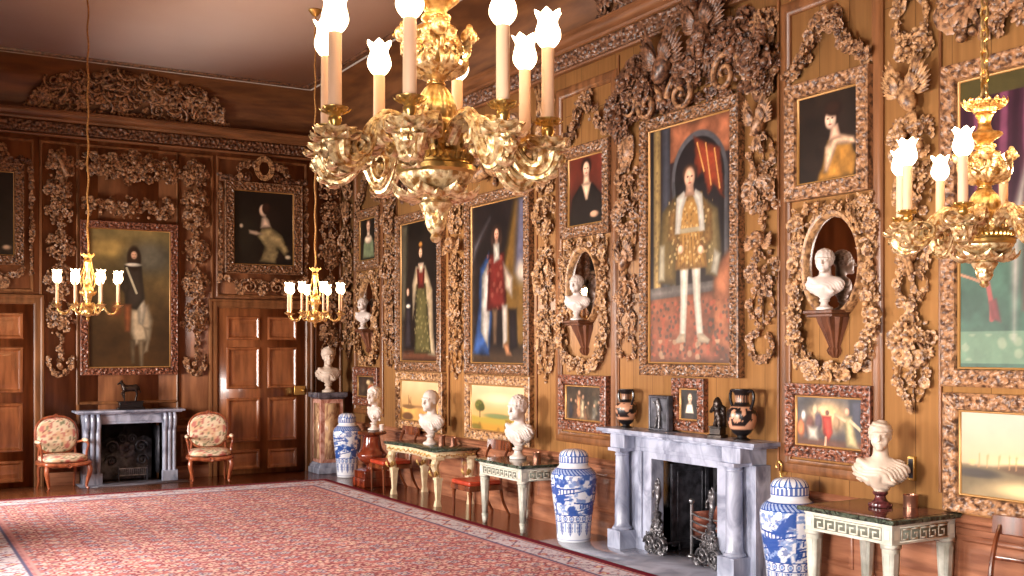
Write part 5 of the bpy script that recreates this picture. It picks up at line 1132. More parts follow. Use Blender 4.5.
# ================================================================ blue and white vases
def blue(label, x, y, h, rmax, seed, turn=0):
    e = empty('porcelain_jar', label, 'vase', 'blue and white lidded floor jars', (x, y, 0), turn)
    Wt, Bl, Mid = np.array(srgb(228, 232, 240)), np.array(srgb(44, 82, 158)), np.array(srgb(120, 152, 206))
    hb = h * .845
    zs = np.linspace(0, 1, 190); k = np.interp(zs, [0, .02, .1, .3, .55, .72, .82, .88, .93, .96, 1.], [.70, .73, .74, .80, .92, .99, 1., .96, .82, .66, .60])
    k = np.convolve(np.pad(k, 3, 'edge'), np.ones(7) / 7, 'valid'); n = 200
    def cf(th, z, V, lid=False):
        r = np.hypot(V[:, 0], V[:, 1]); th = np.arctan2(V[:, 1], V[:, 0]); u = th / (2 * PI); zz = z / hb; c = np.ones((len(z), 3)) * Wt
        def mx(m, cc, a=1.):
            m = np.clip(m * a, 0, 1)[:, None]; c[:] = c * (1 - m) + cc * m
        if not lid:
            # landscape zone
            zone = (zz > .36) & (zz < .86)
            a = fbm(u * 14 + seed * 3, zz * 9, seed, 5); b2 = fbm(u * 30, zz * 22 + seed, seed + 2, 4); wv = np.abs(((u * 8 + fbm(u * 6, zz * 4, seed + 9)) * 1. + zz * 6) % 1 - .5)
            mx(zone * sstep(.51, .55, a), Mid, .9); mx(zone * sstep(.57, .6, a), Bl, .95); mx(zone * (b2 > .6), Bl, .75); mx(zone * (a < .44) * (b2 > .52), Mid, .7)
            for kx in range(8):     # pavilions, bridges and roofs
                uc = -.5 + kx / 8 + .03 * math.sin(seed + kx * 2.); zc = .46 + .3 * ((kx * .37 + seed * .13) % 1); du = (u - uc) * 8; dz = (zz - zc) * 12
                mx(zone * (np.abs(dz - .25 * np.abs(du)) < .12) * (np.abs(du) < .9), Bl); mx(zone * (np.abs(du) < .6) * (dz < 0) * (dz > -.7) * (np.abs((du * 5) % 1 - .5) < .2), Bl); mx(zone * (np.abs(dz + .75 - .5 * du) < .1) * (np.abs(du) < 1.2), Bl)
            # shoulder band
            sh = (zz > .86) & (zz < .94); mx(sh, Mid, .7); mx(sh * (np.abs((u * 36 + zz * 20) % 1 - .5) < .25), Bl); mx((np.abs(zz - .865) < .005) | (np.abs(zz - .94) < .006), Bl)
            # rosette band
            rb = (zz > .27) & (zz < .35); q = (u * 18) % 1 - .5; rr = np.hypot(q * 1.1, (zz - .31) * 11); mx(rb * (np.abs(rr - .36) < .08), Bl, .9); mx(rb * (rr < .2), Mid); mx((np.abs(zz - .355) < .004) | (np.abs(zz - .265) < .003), Bl)
            # hanging lappets
            lp = (zz < .255) & (zz > .05); q = np.abs((u * 12) % 1 - .5) * 2; t = (.255 - zz) / .17; wd = np.where(t < .55, .62 - .2 * np.sin(t * 9) ** 2, .62 * (1 - t) / .45)
            mx(lp * (q < wd) * (t < 1), Bl, .92); mx(lp * (np.abs(q - wd * .55) < .07) * (t < .8), Wt, .8); mx(lp * (np.abs(q - .93) < .04) * (t < .7), Mid)
            mx((zz < .045) & (zz > .035), Bl, .6)
        else:
            zl = (z - hb) / (h - hb); q = np.abs((u * 10) % 1 - .5) * 2; mx((zl > .12) & (zl < .5) & (np.abs((u * 26) % 1 - .5) < .3), Bl, .9); mx((zl > .55) & (q < 1.25 - zl) & (q > .15), Mid, 1.); mx((zl > .55) & (np.abs(q - (1.2 - zl)) < .12), Bl); mx((np.abs(zl - .1) < .03) | (np.abs(zl - .53) < .025), Bl)
        return c
    mb = MB(); mb.lathe([(0.68 * rmax * .98, -.0)] + [(rmax * a, .003 + b_ * (hb - .003)) for a, b_ in zip(k, zs)], n, colf=cf); mb.build('jar_body', M['porcelain'], e, angle=None)
    mb = MB(); lp = [(.60, hb - .001), (.64, hb), (.645, hb + .01), (.645, hb + (h - hb) * .45), (.62, hb + (h - hb) * .62), (.54, hb + (h - hb) * .82), (.38, hb + (h - hb) * .95), (.12, h), (0.0, h)]
    L = smooth_path(lp, 40); mb.lathe([(a * rmax, b_) for a, b_ in L], n, colf=lambda th, z, V: cf(th, z, V, True)); mb.build('lid', M['porcelain'], e, angle=None)
blue('tall blue and white lidded jar standing left of the marble fireplace', 6.08, 9.14, .935, .235, 3)
blue('blue and white lidded jar between the marble fireplace and the greek key table', 6.23, 6.27, .93, .235, 8, 1.)
blue('blue and white lidded jar far off beside the mahogany urn pedestal', 6.13, 15.45, .975, .215, 5, 2.)

# ================================================================ greek vases on the mantel
def greek(label, x, y, z, h, r, seed):
    e = empty('greek_vase', label, 'vase', None, (x, y, z)); BLK, ORG, RED = np.array(srgb(24, 20, 22)), np.array(srgb(200, 148, 118)), np.array(srgb(110, 50, 44))
    P = [(.0, 0), (.52, 0), (.54, .03), (.36, .06), (.34, .09), (.62, .16), (.92, .32), (1., .46), (.94, .58), (.66, .67), (.50, .71), (.46, .80), (.50, .90), (.66, .96), (.70, .985), (.66, 1.), (.4, .99), (0, .99)]
    def cf(th, zz, V):
        th = np.arctan2(V[:, 1], V[:, 0]); t = zz / h; c = np.ones((len(zz), 3)) * BLK; f = fbm(th * 2.3 + seed, t * 9, seed, 3); m = ((t > .26) & (t < .66))[:, None]; c = np.where(m, ORG, c); m2 = ((t > .29) & (t < .64) & (f > .50))[:, None]; c = np.where(m2, BLK, c)
        m3 = ((t > .22) & (t < .25) | (t > .74) & (t < .88) & (np.abs((th * 3) % 1 - .5) < .2))[:, None]; c = np.where(m3, ORG, c); return c
    mb = MB(); S_ = smooth_path(P, 90); mb.lathe([(max(a, 0) * r, b_ * h) for a, b_ in S_], 72, colf=cf); mb.build('vase_body', M['pottery'], e)
    for s_ in (-1, 1):
        mb = MB(); mb.tube(smooth_path([(0, s_ * r * .6, h * .95), (0, s_ * r * 1.02, h * .96), (0, s_ * r * 1.12, h * .8), (0, s_ * r * .82, h * .6)], 14), h * .03, 8); mb.build('handle', new_mat('black_glaze', srgb(24, 20, 22), .22)[0] if s_ < 0 else bpy.data.materials['black_glaze'], e)
greek('black and orange two handled vase at the far end of the marble mantel', 6.34, 8.60, 1.17, .385, .108, 1)
greek('larger black and orange two handled vase at the near end of the marble mantel', 6.33, 6.93, 1.17, .44, .128, 2)
# relief plaque and bronze group
e = empty('relief_plaque', 'dark metal relief plaque of a figure leaning on the mantel beside the far vase', 'plaque', None, (6.42, 8.12, 1.17), RW)
mb = MB(); mb.box(-.15, .15, -.05, 0, 0, .34); rect_sweep(mb, -.15, .15, 0, .34, [(0, .05), (.01, .065), (.025, .06), (.03, .05)]); mb.build('plaque_back', M['iron'], e, bevel=.003)
def fig(X, Y, Z):
    d = ell(X, Y, Z, (0, -.06, .285), (.02, .02, .025)); d = smin(d, cap(X, Y, Z, (0, -.055, .25), (.01, -.055, .16), .03, .022), .015)
    for a, b_, r in (((-.03, -.055, .24), (-.06, -.07, .28), .011), ((.03, -.055, .24), (.055, -.075, .18), .011), ((-.01, -.055, .15), (-.04, -.06, .03), .016), ((.02, -.055, .15), (.03, -.07, .03), .016)): d = smin(d, cap(X, Y, Z, a, b_, r, r * .8), .01)
    return d
V, Q, _ = sculpt(fig, (-.1, -.1, .0), (.1, -.02, .33), .007); mb = MB().add(V, Q); mb.build('relief_figure', M['pewter'], e, angle=None)
e = empty('bronze_statuette', 'small dark bronze figure group on the mantel beside the near vase', 'statuette', None, (6.33, 7.24, 1.17), RW + .3)
mb = MB(); mb.box(-.07, .07, -.06, .06, 0, .03); mb.box(-.055, .055, -.048, .048, .03, .09); mb.box(-.065, .065, -.055, .055, .09, .105); mb.build('plinth', M['bronze'], e, bevel=.004)
def grp(X, Y, Z):
    d = ell(X, Y, Z, (0, 0, .33), (.024, .026, .03))
    for a, b_, r, q in (((0, 0, .30), (.0, 0, .2), .04, .03), ((0, 0, .19), (-.025, 0, .11), .026, .02), ((.02, 0, .19), (.03, -.02, .11), .026, .018), ((-.03, 0, .28), (-.06, -.01, .23), .015, .013), ((-.06, -.01, .23), (-.02, -.04, .25), .012, .012), ((.03, 0, .29), (.06, .01, .24), .015, .013), ((.05, .02, .26), (.04, .03, .12), .022, .03)): d = smin(d, cap(X, Y, Z, a, b_, r, q), .014)
    return d - .002 * np.sin(Z * 160) * np.sin(X * 150)
V, Q, _ = sculpt(grp, (-.1, -.09, .1), (.11, .09, .39), .007); mb = MB().add(V, Q); mb.build('figure', M['bronze'], e, angle=None)

# ================================================================ right fireplace
def fireplace_R():
    yc = 7.74; e = empty('marble_fireplace', 'grey marble fireplace with two round columns under a long mantel shelf', 'fireplace', None, (W, yc, 0), RW)
    g = M['gmarble']; oa, ob = -(FPY1 - yc), -(FPY0 - yc)
    mb = MB(); mb.box(-1.13, 1.13, -.335, .0, 1.135, 1.172); mb.box(-1.08, 1.08, -.30, .0, 1.115, 1.135); mb.build('mantel_shelf', g, e, bevel=.006)
    mb = MB(); mb.box(-.93, .93, -.17, .0, .965, 1.115); mb.box(-.93, -.70, -.30, -.17, .985, 1.115); mb.box(.70, .93, -.30, -.17, .985, 1.115); mb.box(-.66, .66, -.18, -.17, 1.0, 1.09); mb.build('frieze', g, e, bevel=.004)
    mb = MB(); mb.box(-.98, oa + .0, -.15, .0, 0, .965); mb.box(-.98, -.93, -.17, -.15, 0, .965); mb.box(-.66, -.60, -.17, -.15, 0.12, .965); mb.build('jamb', g, e, bevel=.004)
    mb = MB(); mb.box(ob, .98, -.15, .0, 0, .965); mb.box(.93, .98, -.17, -.15, 0, .965); mb.box(.60, .66, -.17, -.15, 0.12, .965); mb.build('jamb', g, e, bevel=.004)
    mb = MB(); mb.box(oa, ob, -.15, 0, .90, .965); mb.build('lintel', g, e, bevel=.003)
    for x in (-.82, .79):
        mb = MB(); P = [(.0, .0), (.092, .0), (.1, .012), (.092, .03), (.082, .036), (.078, .05), (.074, .06), (.073, .3), (.066, .68), (.064, .72), (.072, .73), (.072, .74), (.064, .748), (.075, .765), (.09, .78), (.0, .78)]
        mb.lathe([(r, .185 + z * 1.0) for r, z in P], 32, (x, -.235, 0)); mb.box(x - .10, x + .10, -.335, -.135, .955, .985); c_ = mb.build('column', g, e)
        mb = MB(); mb.box(x - .105, x + .105, -.34, -.13, 0.0, .185); mb.build('column_plinth', g, c_, bevel=.004)
    # iron chamber behind the opening
    cb = empty('x', None); bpy.data.objects.remove(cb)
    mb = MB(); dp = .62; mb.box(oa - .02, oa, 0, dp, 0, FPZ + .05); mb.box(ob, ob + .02, 0, dp, 0, FPZ + .05); mb.box(oa - .02, ob + .02, dp, dp + .02, 0, FPZ + .05); mb.box(oa - .02, ob + .02, 0.0, dp, FPZ, FPZ + .05); mb.build('firebox', M['soot'], e, smooth=False)
    mb = MB(); mb.box(oa, oa + .015, .08, .54, .04, .84)
    for z0, z1, y0, y1 in ((.04, .08, .08, .54), (.80, .84, .08, .54), (.08, .80, .08, .12), (.08, .80, .50, .54), (.1, .115, .15, .47), (.755, .77, .15, .47), (.1, .77, .15, .165), (.1, .77, .455, .47)): mb.box(oa + .015, oa + .03, y0, y1, z0, z1)
    mb.build('iron_side_panel', M['iron'], e, bevel=.003)
    # cast fireback with curled head
    mb = MB(); xs = np.linspace(-.36, .36, 37); top = .58 + .2 * np.exp(-(xs / .13) ** 2) + .05 * np.cos(xs * 16); V = []
    for x, t in zip(xs, top): V += [(x, dp - .05, .03), (x, dp - .05, t), (x, dp - .02, .03), (x, dp - .02, t)]
    Q = []
    for i in range(36): a = 4 * i; Q += [(a, a + 4, a + 5, a + 1), (a + 1, a + 5, a + 7, a + 3)]
    mb.add(V, Q)
    for s_ in (-1, 1): mb.put(SCR, mat((s_ * .2, dp - .05, .56), (0, 0, 0), (s_ * .13, .2, .13)))
    mb.put(FLO, mat((0, dp - .05, .6), (0, 0, 0), .1)); mb.build('fireback', M['pewter'], e)
    return e
fireplace_R()
# basket grate
e = empty('fire_grate', 'polished steel basket grate with a brick back inside the marble fireplace', 'grate', None, (W + .22, 7.56, .0), RW)
mb = MB(); ln = .30
for i in range(4): z = .2 + i * .07; mb.tube(smooth_path([(-ln, -.16 + .0, z), (-ln * .4, -.2, z - .015), (ln * .4, -.2, z - .015), (ln, -.16, z)], 12), .010, 8)
for i in range(9): x = -ln + i * ln / 4; mb.tube([(x, -.15, .19), (x, .14, .19)], .008, 6)
mb.build('bars', M['steel'], e)
for s_ in (-1, 1):
    mb = MB(); mb.tube([(s_ * ln, -.165, 0), (s_ * ln, -.165, .5)], [.016, .014], 8); mb.ball((s_ * ln, -.165, .525), .03, 10, 8); mb.lathe([(0, .0), (.05, .0), (.045, .015), (.02, .03), (0, .03)], 12, (s_ * ln, -.165, 0)); mb.build('upright', M['steel'], e)
    mb = MB(); mb.tube([(s_ * ln, .14, 0), (s_ * ln, .14, .2)], .012, 6); mb.build('leg', M['steel'], e)
mb = MB(); V = []; xs = np.linspace(-ln, ln, 17)
for x in xs: t = .42 + .14 * math.cos(x / ln * PI / 2) ** .8; V += [(x, .10, .19), (x, .10, t), (x, .15, .19), (x, .15, t)]
Q = []
for i in range(16): a = 4 * i; Q += [(a, a + 4, a + 5, a + 1), (a + 1, a + 5, a + 7, a + 3), (a + 2, a + 3, a + 7, a + 6)]
mb.add(V, Q + [(0, 1, 3, 2), (64, 66, 67, 65)]); mb.box(-ln - .012, -ln, -.15, .14, .2, .42); mb.build('brick_back', M['firebrick'], e, smooth=False)
def andiron(y, label):
    e = empty('andiron', label, 'andiron', 'pair of figure andirons before the marble fireplace', (6.36, y, .015), RW); rr = random.Random(int(y * 10))
    mb = MB()
    for s_ in (-1, 1):
        mb.put(SCR, mat((s_ * .07, -.02, .09), (0, 0, 0), (s_ * .085, .2, .085))); mb.tube(smooth_path([(0, -.02, .24), (s_ * .06, -.02, .18), (s_ * .1, -.02, .1), (s_ * .13, -.03, .02)], 12), [.022] * 12, 8)
    for i in range(90):
        z = .34 * (1 - math.sqrt(rr.random())); w_ = .17 * (1 - z / .38); mb.put(pick(rr, [(LEAF2, .5), (FLO, .2), (SCR, .3)]), mat(((rr.random() - .5) * 2 * w_, -.02 - .03 * rr.random(), z + .02), (rr.random() - .5, rr.random() * 6.28, 0), .042))
    mb.build('pierced_base', M['pewter'], e, angle=None)
    mb = MB(); mb.lathe([(0, .28), (.05, .28), (.055, .30), (.03, .33), (.04, .36), (.045, .38), (.02, .40), (0, .40)], 16, (0, -.02, 0)); mb.build('pedestal', M['pewter'], e)
    def f(X, Y, Z):
        X = X + .01 * np.sin(Z * 20); d = ell(X, Y, Z, (0, -.02, .665), (.021, .023, .026))
        for a, b_, r, q in (((0, -.02, .63), (0, -.02, .54), .034, .026), ((0, -.02, .54), (-.012, -.02, .47), .027, .018), ((-.012, -.02, .47), (-.01, -.02, .40), .016, .011), ((.005, -.02, .54), (.03, -.045, .48), .024, .016), ((.03, -.045, .48), (.012, -.02, .41), .014, .01), ((-.03, -.02, .61), (-.065, -.03, .57), .012, .01), ((-.065, -.03, .57), (-.04, -.05, .53), .01, .009), ((.03, -.02, .61), (.05, -.03, .67), .012, .01), ((.05, -.03, .67), (.03, -.03, .71), .01, .009)): d = smin(d, cap(X, Y, Z, a, b_, r, q), .01)
        return d
    V, Q, _ = sculpt(f, (-.1, -.09, .37), (.1, .05, .74), .006); mb = MB().add(V, Q); mb.build('figure', M['pewter'], e, angle=None)
    mb = MB(); mb.tube([(0, -.0, .08), (0, .24, .08), (0, .25, 0.01)], .012, 6); mb.build('log_bar', M['iron'], e)
andiron(8.10, 'bronze figure andiron at the far side of the marble fireplace'); andiron(7.33, 'bronze figure andiron at the near side of the marble fireplace')
mb = MB(); mb.box(5.74, W + .62, 6.5, 9.28, 0.0, .008); o = mb.build('hearth_slab', M['hearth'], smooth=False); tag(o, 'polished grey stone hearth in front of the marble fireplace', 'hearth', None, 'structure')
mb = MB(); mb.box(2.4, 3.9, 16.02, D + .55, 0.0, .008); o = mb.build('hearth_slab', M['hearth'], smooth=False); tag(o, 'grey stone hearth of the far fireplace', 'hearth', None, 'structure')
# brass bell lever and small wall plate
e = empty('bell_lever', 'brass scrolled bell lever on the wall right of the marble fireplace', 'bell pull', None, (W, 6.60, .93), RW)
mb = MB(); mb.lathe([(0, 0), (.035, 0), (.035, .008), (.015, .012), (0, .012)], 20, M=mat((0, 0, 0), (PI / 2, 0, 0))); mb.build('rose', M['brass'], e)
mb = MB(); mb.tube(smooth_path([(0, -.01, 0), (.01, -.05, .0), (.03, -.06, .05), (-.01, -.06, .09), (-.035, -.06, .05), (-.02, -.06, .03)], 24), .008, 8); mb.tube(smooth_path([(0, -.05, 0), (.02, -.055, -.06), (0, -.05, -.1), (.02, -.05, -.12)], 14), .008, 8); mb.build('handle', M['brass'], e)
e = empty('thermometer', 'small brass edged instrument on the wall beside the draped bust', 'thermometer', None, (W, 5.30, .99), RW)
mb = MB(); mb.box(-.03, .03, -.03, 0, 0, .18); mb.build('case', M['brass'], e, bevel=.004); mb = MB(); mb.box(-.02, .02, -.032, -.03, .02, .16); mb.build('face', M['iron'], e)
e = empty('wall_tag', 'thin white strip on the wall under the small picture in the far corner', 'tag', None, (W, 15.06, .86), RW)
mb = MB(); mb.box(-.03, .03, -.012, 0, 0, .2); mb.box(-.02, .02, -.016, -.012, .02, .18); mb.build('strip', white, e, bevel=.002)

# ================================================================ far fireplace
def fireplace_E():
    xc = 3.14; e = empty('marble_fireplace', 'grey blue marble fireplace with fluted scroll brackets on the far wall', 'fireplace', None, (xc, D, 0)); g = M['gmarble']; a, b_ = FX0 - xc, FX1 - xc; dp = .3
    mb = MB(); mb.box(-.78, .75, -.36, 0, 1.035, 1.065); mb.box(-.74, .71, -.32, 0, 1.015, 1.035); mb.build('mantel_shelf', g, e, bevel=.005)
    mb = MB(); mb.box(a - .05, b_ + .05, -dp + .05, 0, .87, 1.015); mb.box(a + .02, b_ - .02, -dp + .04, -dp + .05, .9, .985); mb.box(a - .05, b_ + .05, -dp + .035, -dp + .05, .865, .88); mb.build('frieze', g, e, bevel=.004)
    for s_, x0, x1 in ((-1, -.66, a), (1, b_, .64)):
        mb = MB(); mb.box(x0, x1, -dp + .05, 0, 0, 1.015); mb.box(x0 - .01, x1 + .01, -dp - .02, -dp + .06, 0, .16); j = mb.build('jamb', g, e, bevel=.004)
        n = 3; w_ = (x1 - x0) / n
        for i in range(n):
            mb = MB(); cx = x0 + (i + .5) * w_; P = smooth_path([(cx, -dp + .04, .16), (cx, -dp + .035, .5), (cx, -dp + .03, .68), (cx, -dp + .03, .76), (cx, -dp - .015, .84), (cx, -dp - .02, .95), (cx, -dp + .02, 1.0)], 30); mb.tube(P, w_ * .42, 10); mb.ball((cx, -dp + .0, .93), w_ * .5, 10, 7); mb.build('scroll_bracket', g, j)
    mb = MB(); q = .5; mb.box(a - .02, a, -dp + .06, q, 0, FZ + .04); mb.box(b_, b_ + .02, -dp + .06, q, 0, FZ + .04); mb.box(a - .02, b_ + .02, q, q + .02, 0, FZ + .04); mb.box(a - .02, b_ + .02, 0, q, FZ, FZ + .04); mb.build('firebox', M['soot'], e, smooth=False)
    mb = MB(); mb.box(b_ - .02, b_ - .004, -.1, .3, .1, .8); rr = random.Random(4); xs = np.linspace(-.36, .36, 33); V = []
    for x in xs: t = .62 + .16 * math.exp(-(x / .12) ** 2) + .03 * math.cos(x * 24); V += [(x, .12, .02), (x, .12, t), (x, .16, .02), (x, .16, t)]
    Q = []
    for i in range(32): c_ = 4 * i; Q += [(c_, c_ + 4, c_ + 5, c_ + 1), (c_ + 1, c_ + 5, c_ + 7, c_ + 3)]
    mb.add(V, Q)
    for s_ in (-1, 1):
        for z, x, r in ((.5, .2, .1), (.3, .22, .09), (.62, .07, .07)): mb.put(SCR, mat((s_ * x, .12, z), (0, 0, 0), (s_ * r, .2, r)))
    mb.put(FLO, mat((0, .12, .45), (0, 0, 0), .12)); mb.build('fireback', M['iron'], e, angle=None)
fireplace_E()
e = empty('fire_grate', 'low dark grate with upright bars in the far fireplace', 'grate', None, (3.18, D - .08, 0))
mb = MB()
for i in range(13): x = -.17 + i * .34 / 12; mb.tube([(x, -.08, .1), (x, -.09, .2)], .006, 6)
mb.tube([(-.2, -.08, .1), (.2, -.08, .1)], .009, 6); mb.tube([(-.2, -.09, .2), (.2, -.09, .2)], .009, 6); mb.build('bars', M['steel'], e)
for s_ in (-1, 1): mb = MB(); mb.tube([(s_ * .2, -.085, .008), (s_ * .2, -.085, .23)], .012, 8); mb.tube([(s_ * .2, -.085, .1), (s_ * .2, .1, .1), (s_ * .2, .1, .008)], .01, 6); mb.build('leg', M['iron'], e)
# bronze horse on the far mantel
e = empty('bronze_horse', 'dark bronze horse on a black plinth on the far mantel', 'statuette', None, (3.14, D - .18, 1.065))
mb = MB(); mb.box(-.19, .19, -.09, .09, 0, .03); mb.box(-.165, .165, -.075, .075, .03, .11); mb.box(-.18, .18, -.085, .085, .11, .125); mb.build('plinth', new_mat('black_marble', srgb(22, 20, 22), .2)[0], e, bevel=.004)
def horse(X, Y, Z):
    Z = Z - .125; d = ell(X, Y, Z, (0, 0, .185), (.095, .042, .05)); d = smin(d, ell(X, Y, Z, (.075, 0, .19), (.048, .042, .052)), .02); d = smin(d, ell(X, Y, Z, (-.075, 0, .185), (.045, .04, .052)), .02)
    for a, b_, r, q in (((-.09, 0, .20), (-.125, 0, .275), .034, .022), ((-.125, 0, .28), (-.175, 0, .245), .02, .012), ((-.12, 0, .30), (-.115, .01, .315), .006, .004), ((.115, 0, .2), (.145, 0, .12), .012, .008),
                        ((-.085, .022, .16), (-.085, .024, .09), .018, .012), ((-.085, .024, .09), (-.08, .024, .01), .01, .011), ((-.09, -.022, .16), (-.125, -.024, .11), .018, .012), ((-.125, -.024, .11), (-.105, -.024, .05), .01, .009),
                        ((.085, .022, .17), (.10, .024, .10), .024, .013), ((.10, .024, .10), (.085, .024, .01), .011, .011), ((.075, -.022, .17), (.085, -.024, .10), .024, .013), ((.085, -.024, .10), (.065, -.024, .01), .011, .011)): d = smin(d, cap(X, Y, Z, a, b_, r, q), .012)
    return d
V, Q, _ = sculpt(horse, (-.21, -.07, .11), (.18, .07, .46), .007); MB().add(V, Q).build('horse', M['bronze'], e, angle=None)

# ================================================================ pedestals
e = empty('marble_pedestal', 'tall pink and yellow marble pedestal in the far corner', 'pedestal', None, (6.10, 16.2, 0), 0)
mb = MB(); mb.box(-.24, .24, -.24, .24, 0, .09); mb.box(-.22, .22, -.22, .22, .09, .13); mb.frustum(0, 0, .13, .165, .21, .21, .19, .19); mb.build('base', M['gmarble'], e, bevel=.004)
mb = MB(); mb.box(-.185, .185, -.185, .185, .165, 1.16); sh = mb.build('shaft', M['pmarble'], e, bevel=.004)
mb = MB(); mb.box(-.12, .12, -.192, -.185, .22, 1.1); mb.box(-.192, -.185, -.12, .12, .22, 1.1); mb.build('inset_panel', M['ymarble'], sh, smooth=False, label='yellow veined panel')
mb = MB(); mb.frustum(0, 0, 1.16, 1.19, .19, .19, .225, .225); mb.box(-.24, .24, -.24, .24, 1.19, 1.268); mb.build('cap', M['dmarble'], e, bevel=.006)
e = empty('urn_pedestal', 'gadrooned mahogany urn shaped pedestal under the veiled bust', 'pedestal', None, (6.05, 14.3, 0))
mb = MB(); mb.box(-.21, .21, -.21, .21, 0.0, .12); mb.box(-.19, .19, -.19, .19, .12, .22); mb.frustum(0, 0, .22, .25, .17, .17, .12, .12); mb.build('base', M['mahog'], e, bevel=.006)
def gad(r, z, t): return r * (1 + .035 * np.abs(np.cos(t * 8)) * ((z > .3) & (z < .5))), z
mb = MB(); mb.lathe(smooth_path([(0.0, .25), (.085, .25), (.075, .28), (.1, .31), (.17, .36), (.205, .42), (.205, .45), (.185, .48), (.15, .53), (.13, .6), (.12, .66), (.115, .70), (.14, .72), (0.0, .72)], 60).clip(0, 9), 64, mod=gad); mb.build('urn_body', M['mahog'], e)
mb = MB(); mb.lathe([(0, .72), (.16, .72), (.2, .735), (.21, .755), (.2, .775), (0, .785)], 40); mb.build('top', M['rosewood'], e)
def can(name, label, x, y, z, r, h, m, cat): 
    mb = MB(); mb.lathe([(0, 0), (r, 0), (r, h * .86), (r * 1.04, h * .9), (r * 1.04, h), (r * .9, h), (r * .88, h * .9), (0, h * .9)], 28); o = mb.build(name, M[m], loc=(x, y, z)); tag(o, label, cat)
can('copper_pot', 'small copper pot behind the draped bust on the greek key table', 6.385, 5.23, .812, .052, .09, 'copper', 'pot')
can('copper_pot', 'small copper pot beside the bust on the grey green table', 6.28, 10.18, .721, .045, .085, 'copper', 'pot')
can('copper_pot', 'taller copper pot beside the bust on the cream table', 6.24, 12.45, .711, .045, .12, 'copper', 'pot')
can('copper_pot', 'shorter copper pot next to the wall on the cream table', 6.33, 12.3, .711, .04, .1, 'copper', 'pot')
can('candle_stub', 'short white candle on the mahogany urn pedestal', 6.17, 14.22, .785, .035, .09, 'marble', 'candle')

# ================================================================ chairs
def side_chair(label, x, y, rz=RW):
    e = empty('side_chair', label, 'chair', 'red seated side chairs along the right wall', (x, y, 0), rz); m = M['rosewood']
    mb = MB(); mb.box(-.23, .23, -.22, .2, .37, .425); mb.build('seat', M['redleather'], e, bevel=.018, label='red leather seat')
    mb = MB(); mb.box(-.235, .235, -.225, .215, .31, .372); mb.build('seat_rail', m, e, bevel=.006)
    for s_ in (-1, 1):
        mb = MB(); mb.lathe([(0, 0), (.012, 0), (.014, .04), (.018, .2), (.022, .27), (.028, .29), (.02, .3), (.026, .32), (0, .32)], 12, (s_ * .205, -.195, 0)); mb.build('leg', m, e)
        mb = MB(); P = smooth_path([(s_ * .2, .33, 0), (s_ * .205, .24, .17), (s_ * .21, .2, .36)], 14); mb.tube(P, np.linspace(.016, .022, 14), 8, .8); mb.build('leg', m, e)
        mb = MB(); P = smooth_path([(s_ * .21, .2, .34), (s_ * .215, .2, .5), (s_ * .22, .25, .68), (s_ * .225, .31, .80)], 14); mb.tube(P, np.linspace(.022, .016, 14), 8, .8); mb.build('back_post', m, e)
    mb = MB(); V = []; n = 13
    for i in range(n):
        t = -1 + 2 * i / (n - 1); yy = .30 + .05 * (1 - t * t)
        V += [(t * .27, yy - .012, .745), (t * .27, yy - .004 , .865), (t * .27, yy + .02, .865), (t * .27, yy + .012, .745)]
    mb.add(V, grid_q(n, 4, True)); mb.add(V[:4], [(0, 1, 2, 3)]); mb.add(V[-4:], [(3, 2, 1, 0)]); mb.build('top_rail', m, e, bevel=.003)
    mb = MB(); mb.tube(smooth_path([(-.21, .235, .6), (0, .27, .6), (.21, .235, .6)], 10), .014, 8, .6); mb.build('cross_rail', m, e)
side_chair('red seated chair behind the cream table at its far end', 6.07, 13.68)
side_chair('red seated chair between the cream table and the grey green table', 6.02, 11.1)
side_chair('dark chair with curved top rail at the bottom edge, nearest of the side chairs', 5.98, 4.22)

